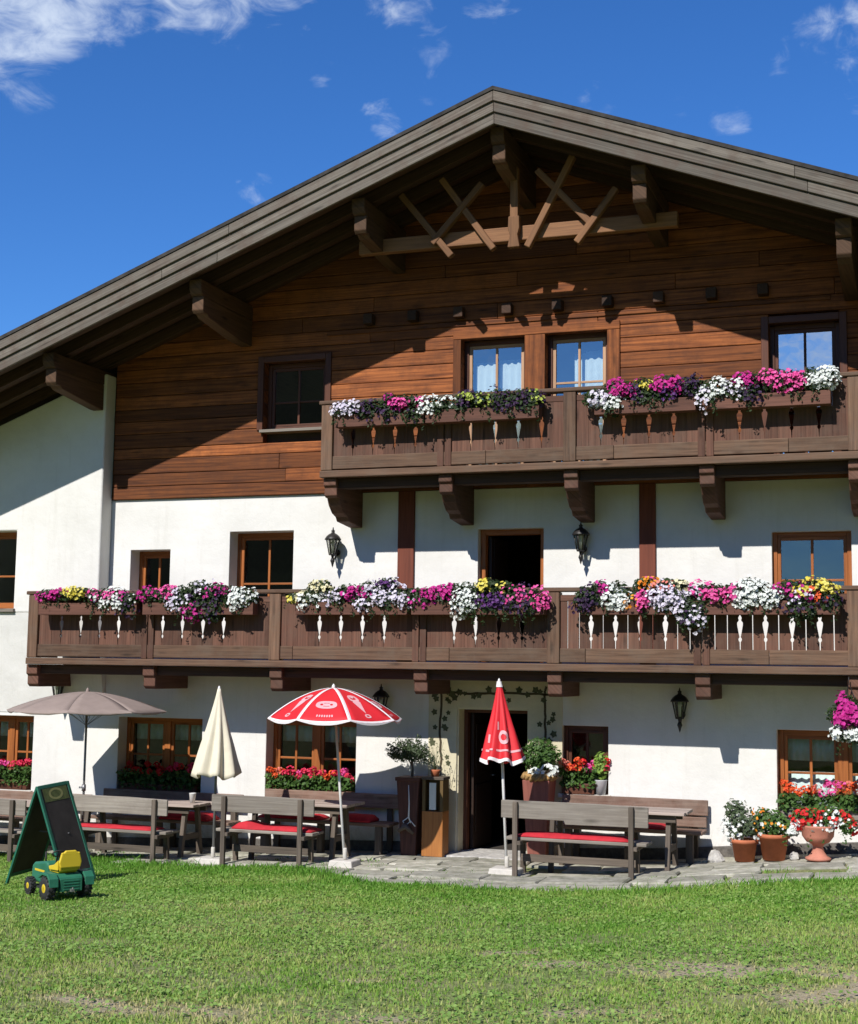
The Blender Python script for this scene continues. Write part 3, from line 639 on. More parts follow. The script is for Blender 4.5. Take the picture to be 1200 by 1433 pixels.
# ---- windows
def window(op, y, rev, frame, sash, glass, cols=1, muntin=True, hz=0.5, fw_=0.06, sill=None, curtain=None, mull=0.1, label=None):
    x0, x1, z0, z1 = op; yf = y + rev
    b = MB()
    b.box(x0 - .01, x0 + fw_, yf, yf + .09, z0, z1); b.box(x1 - fw_, x1 + .01, yf, yf + .09, z0, z1)
    b.box(x0 + fw_, x1 - fw_, yf + .002, yf + .088, z1 - fw_, z1 + .01); b.box(x0 + fw_, x1 - fw_, yf + .002, yf + .088, z0 - .01, z0 + fw_)
    xs0, xs1 = x0 + fw_, x1 - fw_
    segs = []
    if cols == 2:
        xm = (x0 + x1) / 2; b.box(xm - mull / 2, xm + mull / 2, yf - .004, yf + .086, z0 + fw_, z1 - fw_)
        segs = [(xs0, xm - mull / 2), (xm + mull / 2, xs1)]
    else: segs = [(xs0, xs1)]
    w = b.build('window', frame, house, bevel=0.006)
    if label: w['label'] = label
    for sa, sb in segs:
        s = MB(); t = .045; za, zb = z0 + fw_, z1 - fw_; ya, yb = yf + .02, yf + .065
        s.box(sa, sa + t, ya, yb, za, zb); s.box(sb - t, sb, ya, yb, za, zb); s.box(sa + t, sb - t, ya + .001, yb - .001, zb - t, zb); s.box(sa + t, sb - t, ya + .001, yb - .001, za, za + t)
        if muntin:
            xm = (sa + sb) / 2; s.box(xm - .017, xm + .017, ya + .006, yb - .008, za + t, zb - t)
            if hz:
                zm = za + (zb - za) * hz; s.box(sa + t, xm - .017, ya + .008, yb - .006, zm - .015, zm + .015); s.box(xm + .017, sb - t, ya + .008, yb - .006, zm - .015, zm + .015)
        s.build('sash', sash, w, bevel=0.004)
        p = MB(); p.box(sa + t * .5, sb - t * .5, yf + .042, yf + .046, za + t * .5, zb - t * .5); p.build('pane', glass, w)
    if sill:
        s = MB(); ov, th, mt = sill; s.box(x0 - .04, x1 + .04, y - ov, yf + .01, z0 - th, z0 + .004); s.build('sill', mt, w, bevel=0.006)
    if curtain:
        for (ca, cb, za, zb, mt) in curtain:
            n = max(8, int((cb - ca) / .03)); V = []; F = []
            for i in range(n + 1):
                x = ca + (cb - ca) * i / n; yy = yf + .16 + .02 * math.sin(i * 1.9) + .008 * math.sin(i * 4.3)
                V += [(x, yy, za), (x, yy, zb), (x, yy + .006, zb), (x, yy + .006, za)]
            for i in range(n):
                q = 4 * i
                for k in range(4): F.append([q + k, q + (k + 1) % 4, q + 4 + (k + 1) % 4, q + 4 + k])
            c = MB(); c.raw(V, F, 0.5, True); c.build('curtain', mt, w)
    return w
fr, dk, pf = M['frame'], M['darkframe'], M['paleframe']
window(OPEN_WING['f0'], -.3, .2, fr, fr, M['glass'], hz=.42, sill=(.05, .05, M['bench']))
window(OPEN['f1'], 0, .26, fr, fr, M['glass'], hz=.36)
window(OPEN['f2'], 0, .26, fr, fr, M['glass'], hz=.36)
window(OPEN['f4'], 0, .08, fr, fr, M['glass_mid'], hz=.36, label='window reflecting deep blue sky')
gsill = (.06, .05, M['concrete'])
for k in ('g0', 'g1', 'g2'):
    x0, x1, z0, z1 = OPEN[k]
    window(OPEN[k], 0, .24, fr, fr, M['glass'], cols=2, hz=.5, sill=gsill, curtain=[(x0 + .08, x1 - .08, z1 - .34, z1 - .06, M['curtaingreen'])])
x0, x1, z0, z1 = OPEN['g3']
window(OPEN['g3'], 0, .12, dk, dk, M['glass'], hz=0, sill=gsill)
x0, x1, z0, z1 = OPEN['g4']
window(OPEN['g4'], 0, .14, fr, fr, M['glass'], cols=2, hz=.5, sill=gsill, mull=.13, fw_=.075, curtain=[(x0 + .1, x1 - .1, z0 + .05, z0 + .56, M['curtain']), (x0 + .1, x1 - .1, z1 - .40, z1 - .07, M['curtaingreen'])])
# gable windows
x0, x1, z0, z1 = UPW['w1']
window(UPW['w1'], -.05, .14, dk, dk, M['glass'], hz=.42, sill=(.06, .04, M['bench']))
x0, x1, z0, z1 = UPW['w2']
window(UPW['w2'], -.05, .16, dk, pf, M['glass_sky'], hz=.585, curtain=[(x0 + .12, x0 + .42, z0 + .1, z1 - .28, M['curtain']), (x1 - .46, x1 - .1, z0 + .1, z1 - .26, M['curtain'])])
x0, x1, z0, z1 = UPW['w3']
window(UPW['w3'], -.05, .16, dk, pf, M['glass_sky'], hz=.66, curtain=[(x0 + .34, x0 + .5, z0 + .1, z1 - .24, M['curtain']), (x1 - .38, x1 - .1, z0 + .1, z1 - .22, M['curtain'])])
window(UPW['w4'], -.05, .14, dk, dk, M['glass_cloud'], hz=.56, label='window reflecting a pale cloud')
# heavy timber surrounds of the gable windows
t = MB()
t.box(-.62, 1.80, -.085, .06, 7.205, 7.33)
t.box(-.62, -.502, -.08, .06, 5.21, 7.203); t.box(.442, .738, -.08, .06, 5.21, 7.203); t.box(1.622, 1.80, -.08, .06, 5.21, 7.203)
t.build('window_surround', M['clad'], house, bevel=0.008)
for k in ('w1', 'w4'):
    x0, x1, z0, z1 = UPW[k]; t = MB()
    t.box(x0 - .1, x0 - .002, -.08, .06, z0, z1 + .1); t.box(x1 + .002, x1 + .1, -.08, .06, z0, z1 + .1); t.box(x0 - .002, x1 + .002, -.078, .06, z1 + .002, z1 + .1)
    t.build('window_surround', M['darkframe'], house, bevel=0.008)

# doors
def door(op, y, rev, name, label, openleaf=True, frame=M['darkframe']):
    x0, x1, z0, z1 = op; b = MB(); yf = y + rev; t = .075
    b.box(x0 - .01, x0 + t, yf, yf + .12, z0, z1); b.box(x1 - t, x1 + .01, yf, yf + .12, z0, z1); b.box(x0 + t, x1 - t, yf + .002, yf + .118, z1 - t, z1 + .01)
    f = b.build(name, frame, house, bevel=.006); f['label'] = label
    lf = MB(); w = x1 - x0 - 2 * t
    # leaf swung inwards on the left hinge
    lf.box(x0 + t + .01, x0 + t + .055, yf + .12, yf + .12 + w, z0 + .02, z1 - t - .01)
    for zz in (z0 + .25, z0 + 1.1): lf.box(x0 + t + .055, x0 + t + .07, yf + .2, yf + .04 + w, zz, zz + .65)
    d = lf.build('door_leaf', M['doorwood'], f, bevel=.005)
    h = MB(); h.tube([(x0 + t + .07, yf + w, z0 + 1.0), (x0 + t + .13, yf + w, z0 + 1.0), (x0 + t + .13, yf + w - .1, z0 + 1.0)], .011); h.build('handle', M['greymetal'], f)
door(OPEN['door'], 0, .25, 'entrance_door', 'open dark entrance door')
door((OPEN['fd'][0], OPEN['fd'][1], 2.605, OPEN['fd'][3]), 0, .12, 'balcony_door', 'open balcony door', frame=M['frame'])

# painted cream surround of the entrance with a vine
s = MB(); y0_, y1_ = -.012, .02
s.box(-.94, -.522, y0_, y1_, -.02, 2.43, .5); s.box(.512, .99, y0_, y1_, -.02, 2.43, .5); s.box(-.522, .512, y0_, y1_, 1.992, 2.43, .5)
sur = s.build('door_surround', M['cream'], house)
s = MB(); s.box(-.524, -.50, y1_ + .002, .25, 0, 1.985); s.box(.49, .514, y1_ + .002, .25, 0, 1.985); s.box(-.5, .49, y1_ + .004, .25, 1.965, 1.99)
s.build('door_reveal', M['cream'], house)
st = MB()
st.hexa([(-.7, -.42, -.1), (.75, -.42, -.1), (-.7, .5, -.1), (.75, .5, -.1), (-.68, -.40, .015), (.73, -.40, .02), (-.68, .5, .015), (.73, .5, .02)]); st.build('threshold', M['stone'], house, bevel=.015)
def vine():
    stem = MB(); lf = []; r = random.Random(21)
    paths = [[(-.76, .75), (-.745, 1.2), (-.77, 1.7), (-.75, 2.18), (-.72, 2.22)], [(-.78, 2.2), (-.3, 2.185), (.2, 2.2), (.82, 2.19)], [(.76, 2.3), (.74, 2.19), (.755, 1.7), (.74, 1.25)], [(-.05, .0)]]
    for p in paths[:3]:
        pts = []
        for (xa, za), (xb, zb) in zip(p[:-1], p[1:]):
            for i in range(8):
                q = i / 8; pts.append((xa + (xb - xa) * q + r.uniform(-.008, .008), za + (zb - za) * q + r.uniform(-.008, .008)))
        pts.append(p[-1])
        for (xa, za), (xb, zb) in zip(pts[:-1], pts[1:]):
            stem.beam((xa, -.0145, za), (xb, -.0145, zb), .004, .032 if za > 1.2 else .016, upv=(0, 1, 0)) if False else stem.beam((xa, -.0145, za), (xb, -.0145, zb), .032 if za > 1.15 else .014, .004, upv=(0, 1, 0), tint=.5)
        for (xa, za) in pts[::1]:
            if r.random() < .62:
                lf.append((xa + r.choice((-1, 1)) * r.uniform(.05, .13), za + r.uniform(-.11, .07), r.uniform(.035, .065) * (1 if za > 1.2 else .5)))
    stem.build('painted_vine_stem', M['vine'], sur)
    b = MB()
    for i, (x, z, sz) in enumerate(lf):
        a0 = r.uniform(0, 6.28); n = 10; V = [(x, -.0165 - i * 2e-5, z)]
        for k in range(n):
            t_ = a0 + 2 * math.pi * k / n; rr = sz * (1.0 if k % 2 == 0 else .62); V.append((x + rr * math.cos(t_), -.0165 - i * 2e-5, z + rr * math.sin(t_)))
        b.raw(V, [[0, 1 + (k + 1) % n, 1 + k] for k in range(n)])
    b.build('painted_vine_leaf', M['vineleaf'], sur)
vine()

# timber posts on the first-floor wall
for xa, xb in ((-1.435, -1.19), (2.055, 2.275)):
    b = MB(); b.box(xa, xb, -.05, .02, 2.62, 5.05); b.build('wall_post', M['post'], house, bevel=.008)
# row of joist ends in the gable
for x in (-1.91, -1.22, -.52, .2, .93, 1.64, 2.35, 3.06, 3.74):
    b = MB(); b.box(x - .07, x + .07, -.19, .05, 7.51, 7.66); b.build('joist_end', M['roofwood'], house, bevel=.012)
b = MB(); b.box(-2.6, 4.6, -.075, .05, 7.40, 7.46); b.build('gable_ledge', M['clad'], house, bevel=.006)

# ---- roof
def slope_box(b, side, xa, xb, y0, y1, d0, d1, tint=None):
    """slab following the roof slope; xa<xb distances from the ridge; d = depth below roof_z"""
    f = lambda u: X0 + side * u
    pts = [(xa, d1), (xb, d1), (xa, d0), (xb, d0)]
    P = [(f(u), y, ZR - SL * u - d) for (u, d, y) in ((xa, d1, y0), (xb, d1, y0), (xa, d1, y1), (xb, d1, y1), (xa, d0, y0), (xb, d0, y0), (xa, d0, y1), (xb, d0, y1))]
    if side < 0: P = [P[i] for i in (1, 0, 3, 2, 5, 4, 7, 6)]
    b.hexa(P, tint)
RL = 11.3
b = MB()
for sde in (-1, 1): slope_box(b, sde, 0.0, RL, -OV - .035, 12.6, 0.0, .05)
roof = b.build('roof', M['roofcover'], house)
b = MB()
for sde in (-1, 1):
    n = 24; y = -OV + .05
    while y < -.05:
        slope_box(b, sde, 0.0, RL - .1, y, y + .145, .23, .25); y += .15
    slope_box(b, sde, 0.0, RL - .1, -.05, 12.4, .23, .25)
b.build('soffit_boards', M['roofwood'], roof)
for i, (d0, d1, yy) in enumerate(((.052, .19, -OV - .02), (.192, .33, -OV + .01), (.332, .485, -OV + .04))):
    for sde in (-1, 1):
        xa = 0.0; r = random.Random(i * 7 + sde)
        b = MB()
        while xa < RL:
            L_ = r.uniform(3.6, 5.2); e = min(RL, xa + L_)
            slope_box(b, sde, xa + .0015, e - .0015, yy, yy + .045, d0, d1); xa = e
        b.build('fascia_board', M['fascia'], roof, bevel=.007)
for yy in (-1.74, -1.25, -.72, -.2):
    for sde in (-1, 1):
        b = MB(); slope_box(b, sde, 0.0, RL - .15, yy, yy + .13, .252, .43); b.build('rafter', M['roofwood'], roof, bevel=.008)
for off in (0, -1.97, 1.88, -4.44, 4.37, -6.84, 6.8, -9.3, 9.3):
    x = X0 - .02 + off; zt = roof_z(x) - .435 - (0.10 * SL if off else -.0)
    b = MB(); w = .095
    b.prism([(-1.66, zt), (-1.66, zt - .13), (-1.62, zt - .2), (-1.58, zt - .22), (.3, zt - .22), (.3, zt)], 'x', x - w, x + w, ga=0)
    b.prism([(-1.57, zt - .222), (-1.57, zt - .42), (-1.53, zt - .465), (-1.45, zt - .455), (-1.38, zt - .50), (-.9, zt - .56), (-.4, zt - .62), (.3, zt - .62), (.3, zt - .222)], 'x', x - w * .95, x + w * .95, ga=0)
    b.build('purlin', M['purlin'], roof, bevel=.012)
# decorative gable truss
tr = MB(); tr.beam((-1.75, -.88, 8.41), (2.75, -.88, 8.41), .12, .20); truss = tr.build('gable_truss', M['truss'], house, bevel=.012)
def brace(a, b_, y=-.975, w=.10, h=.09):
    k = 1.0
    while a[1] + (b_[1] - a[1]) * k < roof_z(a[0] + (b_[0] - a[0]) * k) - .40 and k < 1.12: k += .01
    b_ = (a[0] + (b_[0] - a[0]) * k, a[1] + (b_[1] - a[1]) * k)
    q = MB(); q.beam((a[0], y, a[1]), (b_[0], y, b_[1]), h, w, upv=(0, 1, 0)); q.build('brace', M['truss'], truss, bevel=.012)
q = MB(); q.box(.50, .61, -1.04, -.945, 8.60, 9.3); q.prism([(.47, 8.19), (.64, 8.19), (.61, 8.36), (.635, 8.45), (.63, 8.62), (.48, 8.62), (.475, 8.45), (.50, 8.36)], 'y', -1.05, -.945, ga=1); q.build('king_post', M['truss'], truss, bevel=.01)
brace((.26, 8.20), (-.42, 9.15)); brace((.74, 8.18), (1.30, 9.25), y=-1.0)
brace((-.34, 8.15), (-1.02, 9.0), y=-.99); brace((1.42, 8.18), (1.9, 8.80), y=-1.0); brace((1.62, 8.42), (.95, 9.15), y=-.99)
brace((-.62, 8.35), (.02, 9.05), y=-1.0)

# ---- balconies
def vase(t):  # half width of the cut-out at height t (0 bottom .. 1 top)
    pts = [(0, .008), (.06, .022), (.12, .024), (.18, .008), (.24, .014), (.42, .024), (.62, .036), (.72, .037), (.78, .018), (.83, .014), (.88, .026), (.94, .016), (1, .004)]
    return float(np.interp(t, [p[0] for p in pts], [p[1] for p in pts]))
def balcony(z0, xl, xr, posts, mids, cuts, gapzone, name_label):
    yb = -1.0; zb, zt = z0 + .07, z0 + .92
    f = MB(); f.box(xl + .02, xr, -.93, -.052, z0 - .06, z0 - .004)
    bal = f.build('balcony', M['balc'], house); bal['label'] = name_label
    # beams under the floor
    b = MB(); b.box(xl + .05, xr, -.90, -.72, z0 - .2, z0 - .062); b.build('floor_beam', M['roofwood'], bal, bevel=.01)
    b = MB(); b.box(xl - .03, xr, -1.055, -.93, z0 - .06, z0 + .035); b.build('edge_board', M['balcl'], bal, bevel=.01)
    x = xl; b = MB()
    r = random.Random(int(z0 * 10))
    while x < xr:
        e = min(xr, x + r.uniform(1.7, 2.4)); b.box(x + .002, e - .002, -1.03, -.985, z0 + .055, z0 + .235); x = e
    b.build('bottom_rail', M['balcl'], bal, bevel=.008)
    b = MB(); b.box(xl - .05, xr, -1.075, -.915, z0 + .965, z0 + 1.02); b.build('handrail', M['balcl'], bal, bevel=.014)
    b = MB(); b.box(xl + .03, xr, -1.02, -.955, z0 + .845, z0 + .925); b.build('top_rail', M['balc'], bal, bevel=.006)
    # boards with turned cut-outs sawn into the joints
    b = MB(); y0, y1 = -1.012, -.984; za, zb2 = z0 + .2, z0 + .85
    bw = .1625; joints = [];
    seams = sorted(cuts); ref = seams[0]
    xs = [xl + .1]
    # joints at cut-outs and half way between neighbouring ones
    js = set()
    for c in cuts: js.add(round(c, 3)); 
    extra = []
    cs = sorted(js); allj = []
    step = .162
    for c0, c1 in zip(cs[:-1], cs[1:]):
        n = max(1, round((c1 - c0) / step))
        for k in range(n): allj.append((c0 + (c1 - c0) * k / n, k == 0))
    allj.append((cs[-1], True))
    x = cs[0] - step
    while x > xl + .06: allj.insert(0, (x, False)); x -= step
    x = cs[-1] + step
    while x < xr - .06: allj.append((x, False)); x += step
    allj = [(xl + .02, None)] + allj + [(xr, None)]
    zc0, zc1 = z0 + .33, z0 + .665
    for (ja, ca), (jb, cb) in zip(allj[:-1], allj[1:]):
        gp = .006 if any(a <= (ja + jb) / 2 <= c for a, c in gapzone) else .0012
        n = 22; L_ = []; R2 = []
        def edge(j, c, sgn):
            P = []
            if c:
                P.append((j + sgn * gp, za))
                for k in range(n + 1):
                    t_ = k / n; P.append((j + sgn * max(gp, vase(t_)), zc0 + (zc1 - zc0) * t_))
                P.append((j + sgn * gp, zb2))
            else: P = [(j + sgn * gp, za), (j + sgn * gp, zb2)]
            return P
        A = edge(ja, ca, 1); B = edge(jb, cb, -1)
        # build as strips so that the outline stays exact
        tn = rng.random()
        zs = sorted({p[1] for p in A} | {p[1] for p in B}); ax = np.interp(zs, [p[1] for p in A], [p[0] for p in A]); bx = np.interp(zs, [p[1] for p in B], [p[0] for p in B])
        k = len(zs); base = len(b.v); ou, ov = rng.uniform(0, 40), rng.uniform(0, 40); dy = rng.uniform(-.003, .003)
        for yy in (y0 + dy, y1): 
            for i in range(k): b.v.append((ax[i], yy, zs[i])); b.v.append((bx[i], yy, zs[i]))
        F = []
        for i in range(k - 1):
            p = 2 * i; F.append([p, p + 1, p + 3, p + 2]); q = p + 2 * k; F.append([q, q + 2, q + 3, q + 1])
            F.append([p, p + 2, q + 2, q]); F.append([p + 1, q + 1, q + 3, p + 3])
        F.append([0, 2 * k, 2 * k + 1, 1]); F.append([2 * k - 2, 2 * k - 1, 4 * k - 1, 4 * k - 2])
        vv = b.v[base:]
        b._faces(base, F, lambda i: (ou + vv[i][2], ov + vv[i][0] + vv[i][1]), tn)
    b.build('balustrade_boards', M['balc'], bal)
    for x in posts:
        b = MB(); b.box(x - .085, x + .085, -1.058, -.9, z0 + .037, z0 + .963); b.build('balcony_post', M['balcl'], bal, bevel=.012)
    for x in mids:
        b = MB(); b.box(x - .1, x - .008, -1.045, -1.013, z0 + .037, z0 + .8); b.box(x + .008, x + .1, -1.047, -1.013, z0 + .037, z0 + .8); b.build('balcony_post', M['balc'], bal, bevel=.008)
    # left end of the balustrade
    b = MB(); y = -.90
    ylim = -.05 if z0 > 5 else -.32
    while y < ylim - .02:
        e = min(ylim, y + .16); b.box(xl - .012, xl + .014, y + .003, e - .003, z0 + .2, z0 + .86); y = e
    b.box(xl - .02, xl + .03, -.9, ylim, z0 + .04, z0 + .21); b.box(xl - .045, xl + .06, -.913, ylim, z0 + .965, z0 + 1.018)
    b.build('end_balustrade', M['balc'], bal, bevel=.005)
    return bal
def bracket(bal, x, z, style):
    b = MB(); w = .095
    if style == 0:   # plain squared end over a block
        b.prism([(-.99, z), (-.99, z - .14), (-.95, z - .165), (-.95, z - .29), (-.90, z - .33), (.02, z - .33), (.02, z)], 'x', x - w, x + w, ga=0)
    else:            # curved corbel, deeper towards the wall
        b.prism([(-.99, z), (-.99, z - .10), (-.95, z - .13), (-.95, z - .24), (-.90, z - .27), (-.86, z - .26), (-.80, z - .36), (-.68, z - .46), (-.55, z - .50), (-.5, z - .56), (-.05, z - .6), (.02, z - .6), (.02, z)], 'x', x - w, x + w, ga=0)
    b.build('bracket', M['balc'], bal, bevel=.012)
ZB1, ZB2 = 2.57, 5.20
XR = 8.2
cut1 = [-6.36, -6.03, -5.71, -5.39, -4.66, -4.34, -4.01, -3.68, -2.2, -1.88, -1.56, -1.24, -.24, .06, .38, .7, 1.62, 1.94, 2.26, 2.58, 3.51, 3.82, 4.14, 4.47, 5.3, 5.62, 5.94]
lb = balcony(ZB1, -6.9, XR, (-6.83, -2.86, 1.13, 4.88, 6.8), (-4.88, -.72, 3.04, 5.8), cut1, [(1.2, 9)], 'long lower balcony of brown boards with sawn cut-outs')
for x in (-6.86, -4.88, -2.86, -.72, 1.13, 3.04, 4.88, 6.8): bracket(lb, x, ZB1 - .062, 0)
cut2 = [-1.75, -1.45, -1.13, -.83, -.03, .31, .63, .95, 1.75, 2.05, 2.38, 2.70, 3.53, 3.84, 4.17, 4.50, 5.3, 5.6]
ub = balcony(ZB2, -2.2, XR, (-2.13, 1.34, 4.93, 7.0), (-.40, 3.11, 6.0), cut2, [], 'shorter upper balcony of brown boards with sawn cut-outs')
for x in (-2.1, -.40, 1.34, 3.11, 4.93, 7.0): bracket(ub, x, ZB2 - .062, 1)

# ------------------------------------------------------------------ wall lanterns
def lantern(label, x, z):
    o = thing('wall_lantern', label, 'wall lamp', (x, 0, z), 0, 'black iron wall lanterns')
    b = MB(); b.lathe([(.0, -.02), (.05, -.02), (.05, .005), (.0, .005)], n=12); 
    v = b.v; b.v = [(p[0], p[2] * .9 - .015, p[1] - .12) for p in v]
    b.build('wall_plate', M['iron'], o)
    b = MB(); b.tube([(0, -.02, -.12), (0, -.07, -.19), (0, -.13, -.24), (0, -.17, -.20)], .012); b.tube([(0, -.17, -.21), (0, -.17, -.15)], [.018, .03]); b.lathe([(0, -.35), (.012, -.32), (.022, -.28), (.035, -.25), (.02, -.21)], (0, -.17, 0), 10); b.build('arm', M['iron'], o)
    b = MB(); n = 6
    for k in range(n):
        t_ = 2 * math.pi * k / n + .3; p0 = (.05 * math.cos(t_), -.17 + .05 * math.sin(t_), -.16); p1 = (.095 * math.cos(t_), -.17 + .095 * math.sin(t_), .06); b.tube([p0, p1], .008, 6)
    b.lathe([(.0, -.17), (.055, -.17), (.058, -.15), (.0, -.15)], (0, -.17, 0), 6, rot=.3, smooth=False); b.build('cage', M['iron'], o)
    b = MB(); b.lathe([(.044, -.155), (.088, .058)], (0, -.17, 0), 6, rot=.3, smooth=False); b.build('lantern_glass', M['lampglass'], o)
    b = MB(); b.lathe([(.0, -.14), (.018, -.14), (.018, -.02), (.03, .01), (.02, .04), (0, .05)], (0, -.17, 0), 10); b.build('bulb', M['paper'], o)
    b = MB(); b.lathe([(.122, .052), (.118, .07), (.09, .11), (.06, .135), (.03, .15), (.022, .17), (.03, .185), (.012, .20), (.006, .235), (.0, .24)], (0, -.17, 0), 12); b.build('cap', M['iron'], o)
    return o
ln = lantern('black wall lantern left of the first brown wall post', -2.39, 4.30)
for x, z, l in ((1.28, 4.30, 'black wall lantern between the balcony door and the second brown wall post'), (2.61, 2.08, 'black wall lantern on the white ground-floor wall above the wooden wall bench'),
                (-1.60, 2.06, 'black wall lantern half hidden behind the open red umbrella'), (-6.95, 2.16, 'black wall lantern peeping over the open taupe umbrella')):
    c = copy_tree(ln); c.location = (x, 0, z); c['label'] = l

# ------------------------------------------------------------------ flowers
DENSE = 3.9
def clump_parts(o, clumps, leafmat='leafdark', leafn=420, bsize=.029, loose=True):
    """clumps: (x, y, z, rx, ry, rz, colour, n); each is broken into a few uneven bunches so that neighbours run into each other"""
    P = []; Nn = []; S = []
    by = {}; cols = [c[6] for c in clumps]
    for i, (x, y, z, rx, ry, rz, c, n) in enumerate(clumps):
        k = int(leafn * (rx * rz) / (.2 * .2)) + 60
        p, nn = shell(k, (x, y, z), (rx * .95, ry * .85, rz * .9), inner=.2); P.append(p); Nn.append(nn); S.append(nr.uniform(.016, .040, k))
        # trailing shoots
        for q in range(int(1 + rx * 9) if loose else 0):
            sx, sl = x + nr.uniform(-1, 1) * rx, nr.uniform(.06, .2); kk = int(sl * 90)
            t_ = nr.uniform(0, 1, kk); p = np.stack([sx + nr.normal(0, .016, kk) + t_ * nr.uniform(-.05, .05), y - ry * .6 + nr.normal(0, .014, kk), z - rz * .5 - t_ * sl], 1)
            P.append(p); Nn.append(nr.normal(size=(kk, 3)) + np.array((0, -1.0, .3))); S.append(nr.uniform(.012, .026, kk))
        if n <= 0: continue
        nb = 4 if loose else 2
        for q in range(nb):
            cc = c
            if loose and nr.random() < .1: cc = cols[int(np.clip(i + nr.choice((-1, 1)), 0, len(cols) - 1))]
            m = max(2, int(n * DENSE / nb * nr.uniform(.6, 1.3)))
            ctr = (x + nr.uniform(-.6, .6) * rx, y + nr.uniform(-.3, .05) * ry, z + nr.uniform(-.4, .4) * rz); r_ = (rx * nr.uniform(.5, .85), ry * nr.uniform(.85, 1.15), rz * nr.uniform(.55, .9))
            p, nn = shell(m, ctr, r_, inner=.6)
            keep = (nn[:, 1] < .25) | (nn[:, 2] > .5); by.setdefault(cc, []).append((p[keep], nn[keep]))
    leaves('foliage', np.concatenate(P), np.concatenate(Nn), np.concatenate(S), M[leafmat], o)
    for c, L_ in by.items():
        p = np.concatenate([q[0] for q in L_]); nn = np.concatenate([q[1] for q in L_])
        if len(p) == 0: continue
        q = blooms('blossoms', p, nn, bsize * nr.uniform(.55, 1.2, len(p)), M['pet_' + c], o); q['label'] = c + ' blossoms'
def flower_box(label, x0, x1, y, z, clumps, group, leafmat='leafdark', trough='trough', h=.17, w=.17, bsize=.0255, leafn=420, cat='flower box'):
    xc = (x0 + x1) / 2; o = thing('flower_box', label, cat, (xc, y, z), 0, group); hw = (x1 - x0) / 2
    b = MB(); t = .018
    b.box(-hw, hw, -w / 2, -w / 2 + t, 0, h); b.box(-hw, hw, w / 2 - t, w / 2, 0, h); b.box(-hw, -hw + t, -w / 2 + t, w / 2 - t, 0.001, h - .001); b.box(hw - t, hw, -w / 2 + t, w / 2 - t, .001, h - .001); b.box(-hw + t, hw - t, -w / 2 + t, w / 2 - t, .002, .02)
    b.build('trough', M[trough], o, bevel=.004)
    b = MB(); b.box(-hw + t, hw - t, -w / 2 + t, w / 2 - t, h - .05, h - .02); b.build('soil', M['soil'], o)
    cl = [(cx - xc, cy, cz, rx, ry, rz, c, n) for (cx, cy, cz, rx, ry, rz, c, n) in clumps]
    clump_parts(o, cl, leafmat, leafn, bsize)
    return o
YB = -1.17
def pet(x, c, n=60, rx=.24, rz=.2, dz=.22, ry=.15, dy=-.02): return (x, dy, dz * .9 + .045, rx * 1.08, ry, rz * .9, c, n)
G1 = 'petunia boxes along the lower balcony'; G2 = 'petunia boxes along the upper balcony'
zl = ZB1 + .66; zu = ZB2 + .60
flower_box('lower balcony flower box at the left end, magenta then yellow then white petunias', -6.6, -4.95, YB, zl,
  [pet(-6.45, 'magenta', 50, .24, .11, .27), pet(-6.2, 'magenta', 40, .16, .10, .27), pet(-5.97, 'yellow', 50, .22, .13, .29), pet(-5.7, 'pink', 26, .13, .12, .26), pet(-5.42, 'white', 120, .27, .23, .20), pet(-5.1, 'magenta', 12, .16, .12, .2), pet(-5.15, 'purple', 20, .2, .2, .12)], G1)
flower_box('lower balcony flower box of lilac and dark purple petunias ending in white', -4.85, -3.1, YB, zl,
  [pet(-4.75, 'magenta', 36, .2, .14, .27), pet(-4.5, 'pink', 50, .22, .16, .25), pet(-4.27, 'lilac', 90, .22, .24, .2), pet(-4.0, 'lilac', 30, .2, .2, .33), pet(-4.0, 'purple', 60, .24, .3, .12), pet(-3.72, 'magenta', 30, .2, .14, .33), pet(-3.72, 'purple', 40, .18, .3, .1), pet(-3.45, 'white', 90, .22, .2, .22), pet(-3.25, 'white', 70, .18, .2, .2)], G1)
flower_box('lower balcony flower box of cream, lilac and magenta petunias, just left of the door', -2.45, -.82, YB, zl,
  [pet(-2.5, 'yellow', 10, .1, .1, .2), pet(-2.25, 'white', 80, .2, .2, .2), pet(-2.12, 'cream', 50, .2, .12, .37), pet(-1.85, 'lilac', 30, .2, .18, .22), pet(-1.7, 'magenta', 50, .18, .16, .28), pet(-1.4, 'magenta', 34, .18, .16, .32), pet(-1.45, 'lilac', 70, .2, .2, .15), pet(-1.12, 'lilac', 110, .26, .23, .18), pet(-1.12, 'violet', 18, .14, .1, .42), pet(-.85, 'lilac', 40, .16, .18, .2)], G1)
flower_box('lower balcony flower box in front of the balcony door, one large white clump', -.76, 1.06, YB, zl,
  [pet(-.62, 'magenta', 60, .2, .18, .2), pet(-.35, 'magenta', 60, .2, .17, .24), pet(-.14, 'magenta', 30, .14, .16, .28), pet(.02, 'white', 190, .25, .32, .16), pet(.32, 'yellow', 34, .17, .14, .36), pet(.55, 'yellow', 12, .12, .1, .34), pet(.32, 'violet', 70, .22, .2, .1), pet(.62, 'purple', 60, .24, .25, .16), pet(.92, 'pink', 80, .17, .2, .16), pet(.85, 'purple', 20, .2, .2, .1)], G1)
